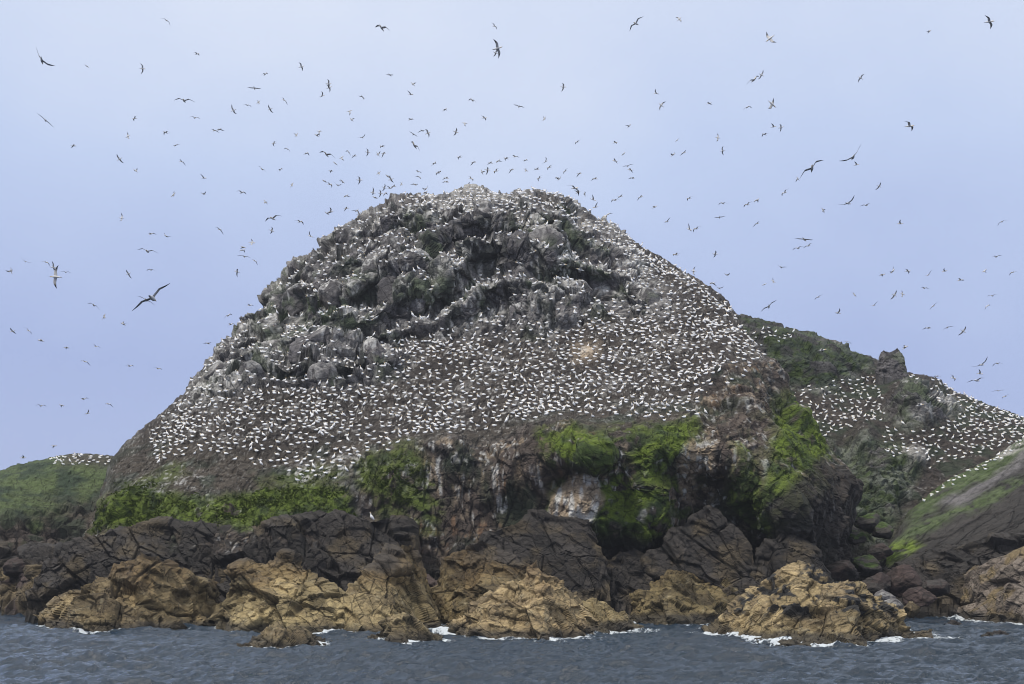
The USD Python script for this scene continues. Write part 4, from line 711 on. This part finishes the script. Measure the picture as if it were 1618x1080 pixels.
SMALL = """263 32 15 -30|311 85 6 0|137 104 10 -45|225 108 13 80|213 187 9 30|202 215 14 -70|308 186 15 0|262 209 13 0|339 206 10 -10|347 204 9 20|369 174 13 -65|391 166 13 0|116 230 8 10|278 229 9 35|189 251 14 -55|287 255 9 -40|781 41 10 -40|783 83 10 60|476 105 9 -70|419 117 10 40|402 139 22 -5|519 132 9 85|520 138 8 -60|509 151 7 45|449 158 10 -45|573 153 13 -45|616 118 13 -15|653 133 9 70|649 149 8 -15|746 158 15 -30|408 161 11 -65|427 172 11 -60|552 175 12 -80|556 189 8 70|649 188 7 20|703 173 8 45|735 194 9 88|765 186 7 -20|720 208 9 60|468 213 11 -60|505 207 12 85|501 214 7 -30|433 226 8 40|454 235 13 -32|484 242 8 20|540 248 11 -72|551 240 13 -48|560 246 8 15|572 217 14 12|581 240 9 82|597 243 10 60|606 242 8 35|604 231 9 0|653 212 15 -30|667 206 13 0|676 210 10 -60|726 248 8 10|686 258 10 45|692 273 9 20|748 256 8 10|775 257 6 0|787 254 10 35|530 258 10 -50|820 168 18 -15|860 187 8 -70|890 137 9 85|1073 30 14 -58|1037 147 8 -30|1045 166 18 58|1121 163 9 0|1181 169 16 20|994 199 10 35|912 224 8 25|972 225 7 0|985 243 8 45|972 254 7 -30|1070 221 13 50|1064 244 10 40|1080 241 9 30|1134 217 15 82|1142 238 12 -80|814 247 11 0|830 253 9 25|862 255 9 50|1203 118 15 62|1208 212 9 0|1222 200 7 0|1234 201 9 -70|1360 123 11 55|1468 50 10 45|214 269 7 80|274 307 11 -70|322 281 7 -20|321 306 11 -10|382 304 13 -5|192 344 15 88|239 369 10 15|263 373 15 -30|347 362 14 -40|40 413 18 -25|73 414 10 -25|84 422 12 80|104 430 15 -3|18 427 8 60|203 432 13 -65|238 426 16 -5|148 482 22 -28|164 500 12 -55|361 498 13 40|375 429 11 70|398 383 13 88|384 390 8 -20|383 395 6 15|386 405 22 -10|403 412 9 -40|395 482 8 0|414 267 17 -38|443 268 9 45|461 292 10 -60|420 319 7 80|429 364 9 60|474 350 13 -12|491 373 10 -45|513 286 10 -30|521 291 10 -25|533 292 14 -25|541 286 10 -50|568 284 9 85|523 270 6 0|517 337 14 -18|522 334 6 30|547 309 8 30|547 329 6 30|563 333 12 30|567 337 12 -60|598 273 10 -70|612 278 8 -50|618 283 9 -60|607 296 10 60|616 297 7 10|622 294 8 20|634 290 8 -60|601 305 9 80|608 306 9 50|593 312 8 -30|589 304 9 70|655 291 14 -10|662 279 11 -40|661 271 9 -12|673 298 11 45|672 304 8 45|694 272 9 40|705 281 9 0|705 287 10 -10|770 268 9 80|784 270 8 30|808 268 8 20|831 268 9 75|848 267 7 0|852 281 8 45|881 281 9 -20|868 264 8 30|744 282 9 -30|762 272 8 60|740 291 8 20|800 250 7 0|893 270 8 45|915 274 7 20|884 282 10 40|992 262 18 15|996 268 6 -20|940 282 8 0|999 281 8 -10|913 304 8 20|924 306 7 60|937 315 6 -40|980 310 7 20|971 316 13 0|941 327 8 35|961 338 14 42|1012 311 8 35|1034 327 8 25|1089 313 8 20|1054 350 10 30|1089 362 12 -50|1100 361 13 25|1137 343 18 8|1142 321 14 -8|1181 323 12 25|1195 316 10 25|1196 353 10 35|1068 402 8 0|1130 401 8 85|1096 428 15 85|1148 434 8 -25|1126 447 12 0|1136 455 13 -15|1208 449 8 35|1222 444 10 75|1261 282 11 55|1353 260 7 0|1389 294 11 60|1368 324 12 0|1301 332 11 60|1423 353 8 -10|1583 350 14 25|1575 405 17 8|1277 388 12 25|1261 392 16 10|1240 304 10 45|1394 434 9 10|1411 428 15 48|1434 428 11 -25|1467 434 10 40|1493 428 8 0|1518 442 13 -5|1556 427 9 50|1293 469 12 30|1350 465 9 72|1413 466 15 62|1426 464 13 75|1461 455 15 -5|1381 482 10 25|1475 483 12 50|1568 467 13 0|1560 483 14 35|1324 494 6 60|1234 422 14 -25|1497 517 18 18|1522 523 16 55|1466 518 8 0|1430 549 9 40|1338 540 17 -5|1576 574 14 8|1548 590 9 -30|1480 594 11 0|1506 597 14 -40|1577 617 18 5|1588 626 8 40|45 522 12 -50|65 538 9 -15|105 549 9 0|152 547 10 -20|135 571 12 -25|205 578 10 5|250 582 10 -5|133 630 9 20|172 638 9 -20|65 641 14 0|98 640 8 0|138 653 12 35|36 723 8 10|195 512 10 -40|328 542 16 0|365 512 7 30|20 523 8 -60|85 704 7 10|1600 430 8 20"""
WHITES = [(571, 397, 12, -50, "diving past the upper left crag"), (650, 375, 10, 0, "level before the crag under the left summit"), (489, 467, 9, 0, "near the crag's far left edge"), (583, 505, 10, 0, "left one of a pair low over the left crags"), (593, 502, 9, 40, "right one of a pair low over the left crags"),
    (717, 423, 14, -30, "slanting down before the middle of the crags"), (820, 415, 15, -40, "diving before the crags right of the middle"), (952, 585, 19, 35, "with long wings over the colony beside the pale boulder"), (889, 418, 9, 0, "level before the dark hollow of the right crags"), (917, 426, 9, 60, "banking before the dark hollow of the right crags"),
    (1299, 553, 12, 10, "in front of the dark green ridge cliff"), (1453, 640, 16, 10, "in front of the grey rock on the right ridge"), (612, 575, 11, -40, "over the lowest pale crag block at left"), (842, 398, 16, 10, "with wide wings before the upper right crags"), (710, 558, 10, 20, "low over the main colony's upper edge")]
def fly_pose(span, a, Y, forward=None):
    c = min(1.0, span * Y / (F * 1.80)); Y = min(Y, F * 1.80 / span) if c >= 1 else Y
    a = math.radians(a); s = math.sqrt(max(0, 1 - c * c)) * (1 if rng.random() < .5 else -1)
    w = np.array([math.cos(a) * c, s, math.sin(a) * c])
    up = np.array([-math.sin(a) * .8, .45 * rng.random() - .05, abs(math.cos(a)) + .35]); tilt = abs(math.sin(a))
    if tilt > .8: up = np.array([0, 1, .35])
    up = up - w * (up @ w); up /= np.linalg.norm(up); f = np.cross(w, up)
    if rng.random() < .5: w, f = -w, -f
    return np.stack([f, w, up], 1), Y
rng = np.random.default_rng(12)
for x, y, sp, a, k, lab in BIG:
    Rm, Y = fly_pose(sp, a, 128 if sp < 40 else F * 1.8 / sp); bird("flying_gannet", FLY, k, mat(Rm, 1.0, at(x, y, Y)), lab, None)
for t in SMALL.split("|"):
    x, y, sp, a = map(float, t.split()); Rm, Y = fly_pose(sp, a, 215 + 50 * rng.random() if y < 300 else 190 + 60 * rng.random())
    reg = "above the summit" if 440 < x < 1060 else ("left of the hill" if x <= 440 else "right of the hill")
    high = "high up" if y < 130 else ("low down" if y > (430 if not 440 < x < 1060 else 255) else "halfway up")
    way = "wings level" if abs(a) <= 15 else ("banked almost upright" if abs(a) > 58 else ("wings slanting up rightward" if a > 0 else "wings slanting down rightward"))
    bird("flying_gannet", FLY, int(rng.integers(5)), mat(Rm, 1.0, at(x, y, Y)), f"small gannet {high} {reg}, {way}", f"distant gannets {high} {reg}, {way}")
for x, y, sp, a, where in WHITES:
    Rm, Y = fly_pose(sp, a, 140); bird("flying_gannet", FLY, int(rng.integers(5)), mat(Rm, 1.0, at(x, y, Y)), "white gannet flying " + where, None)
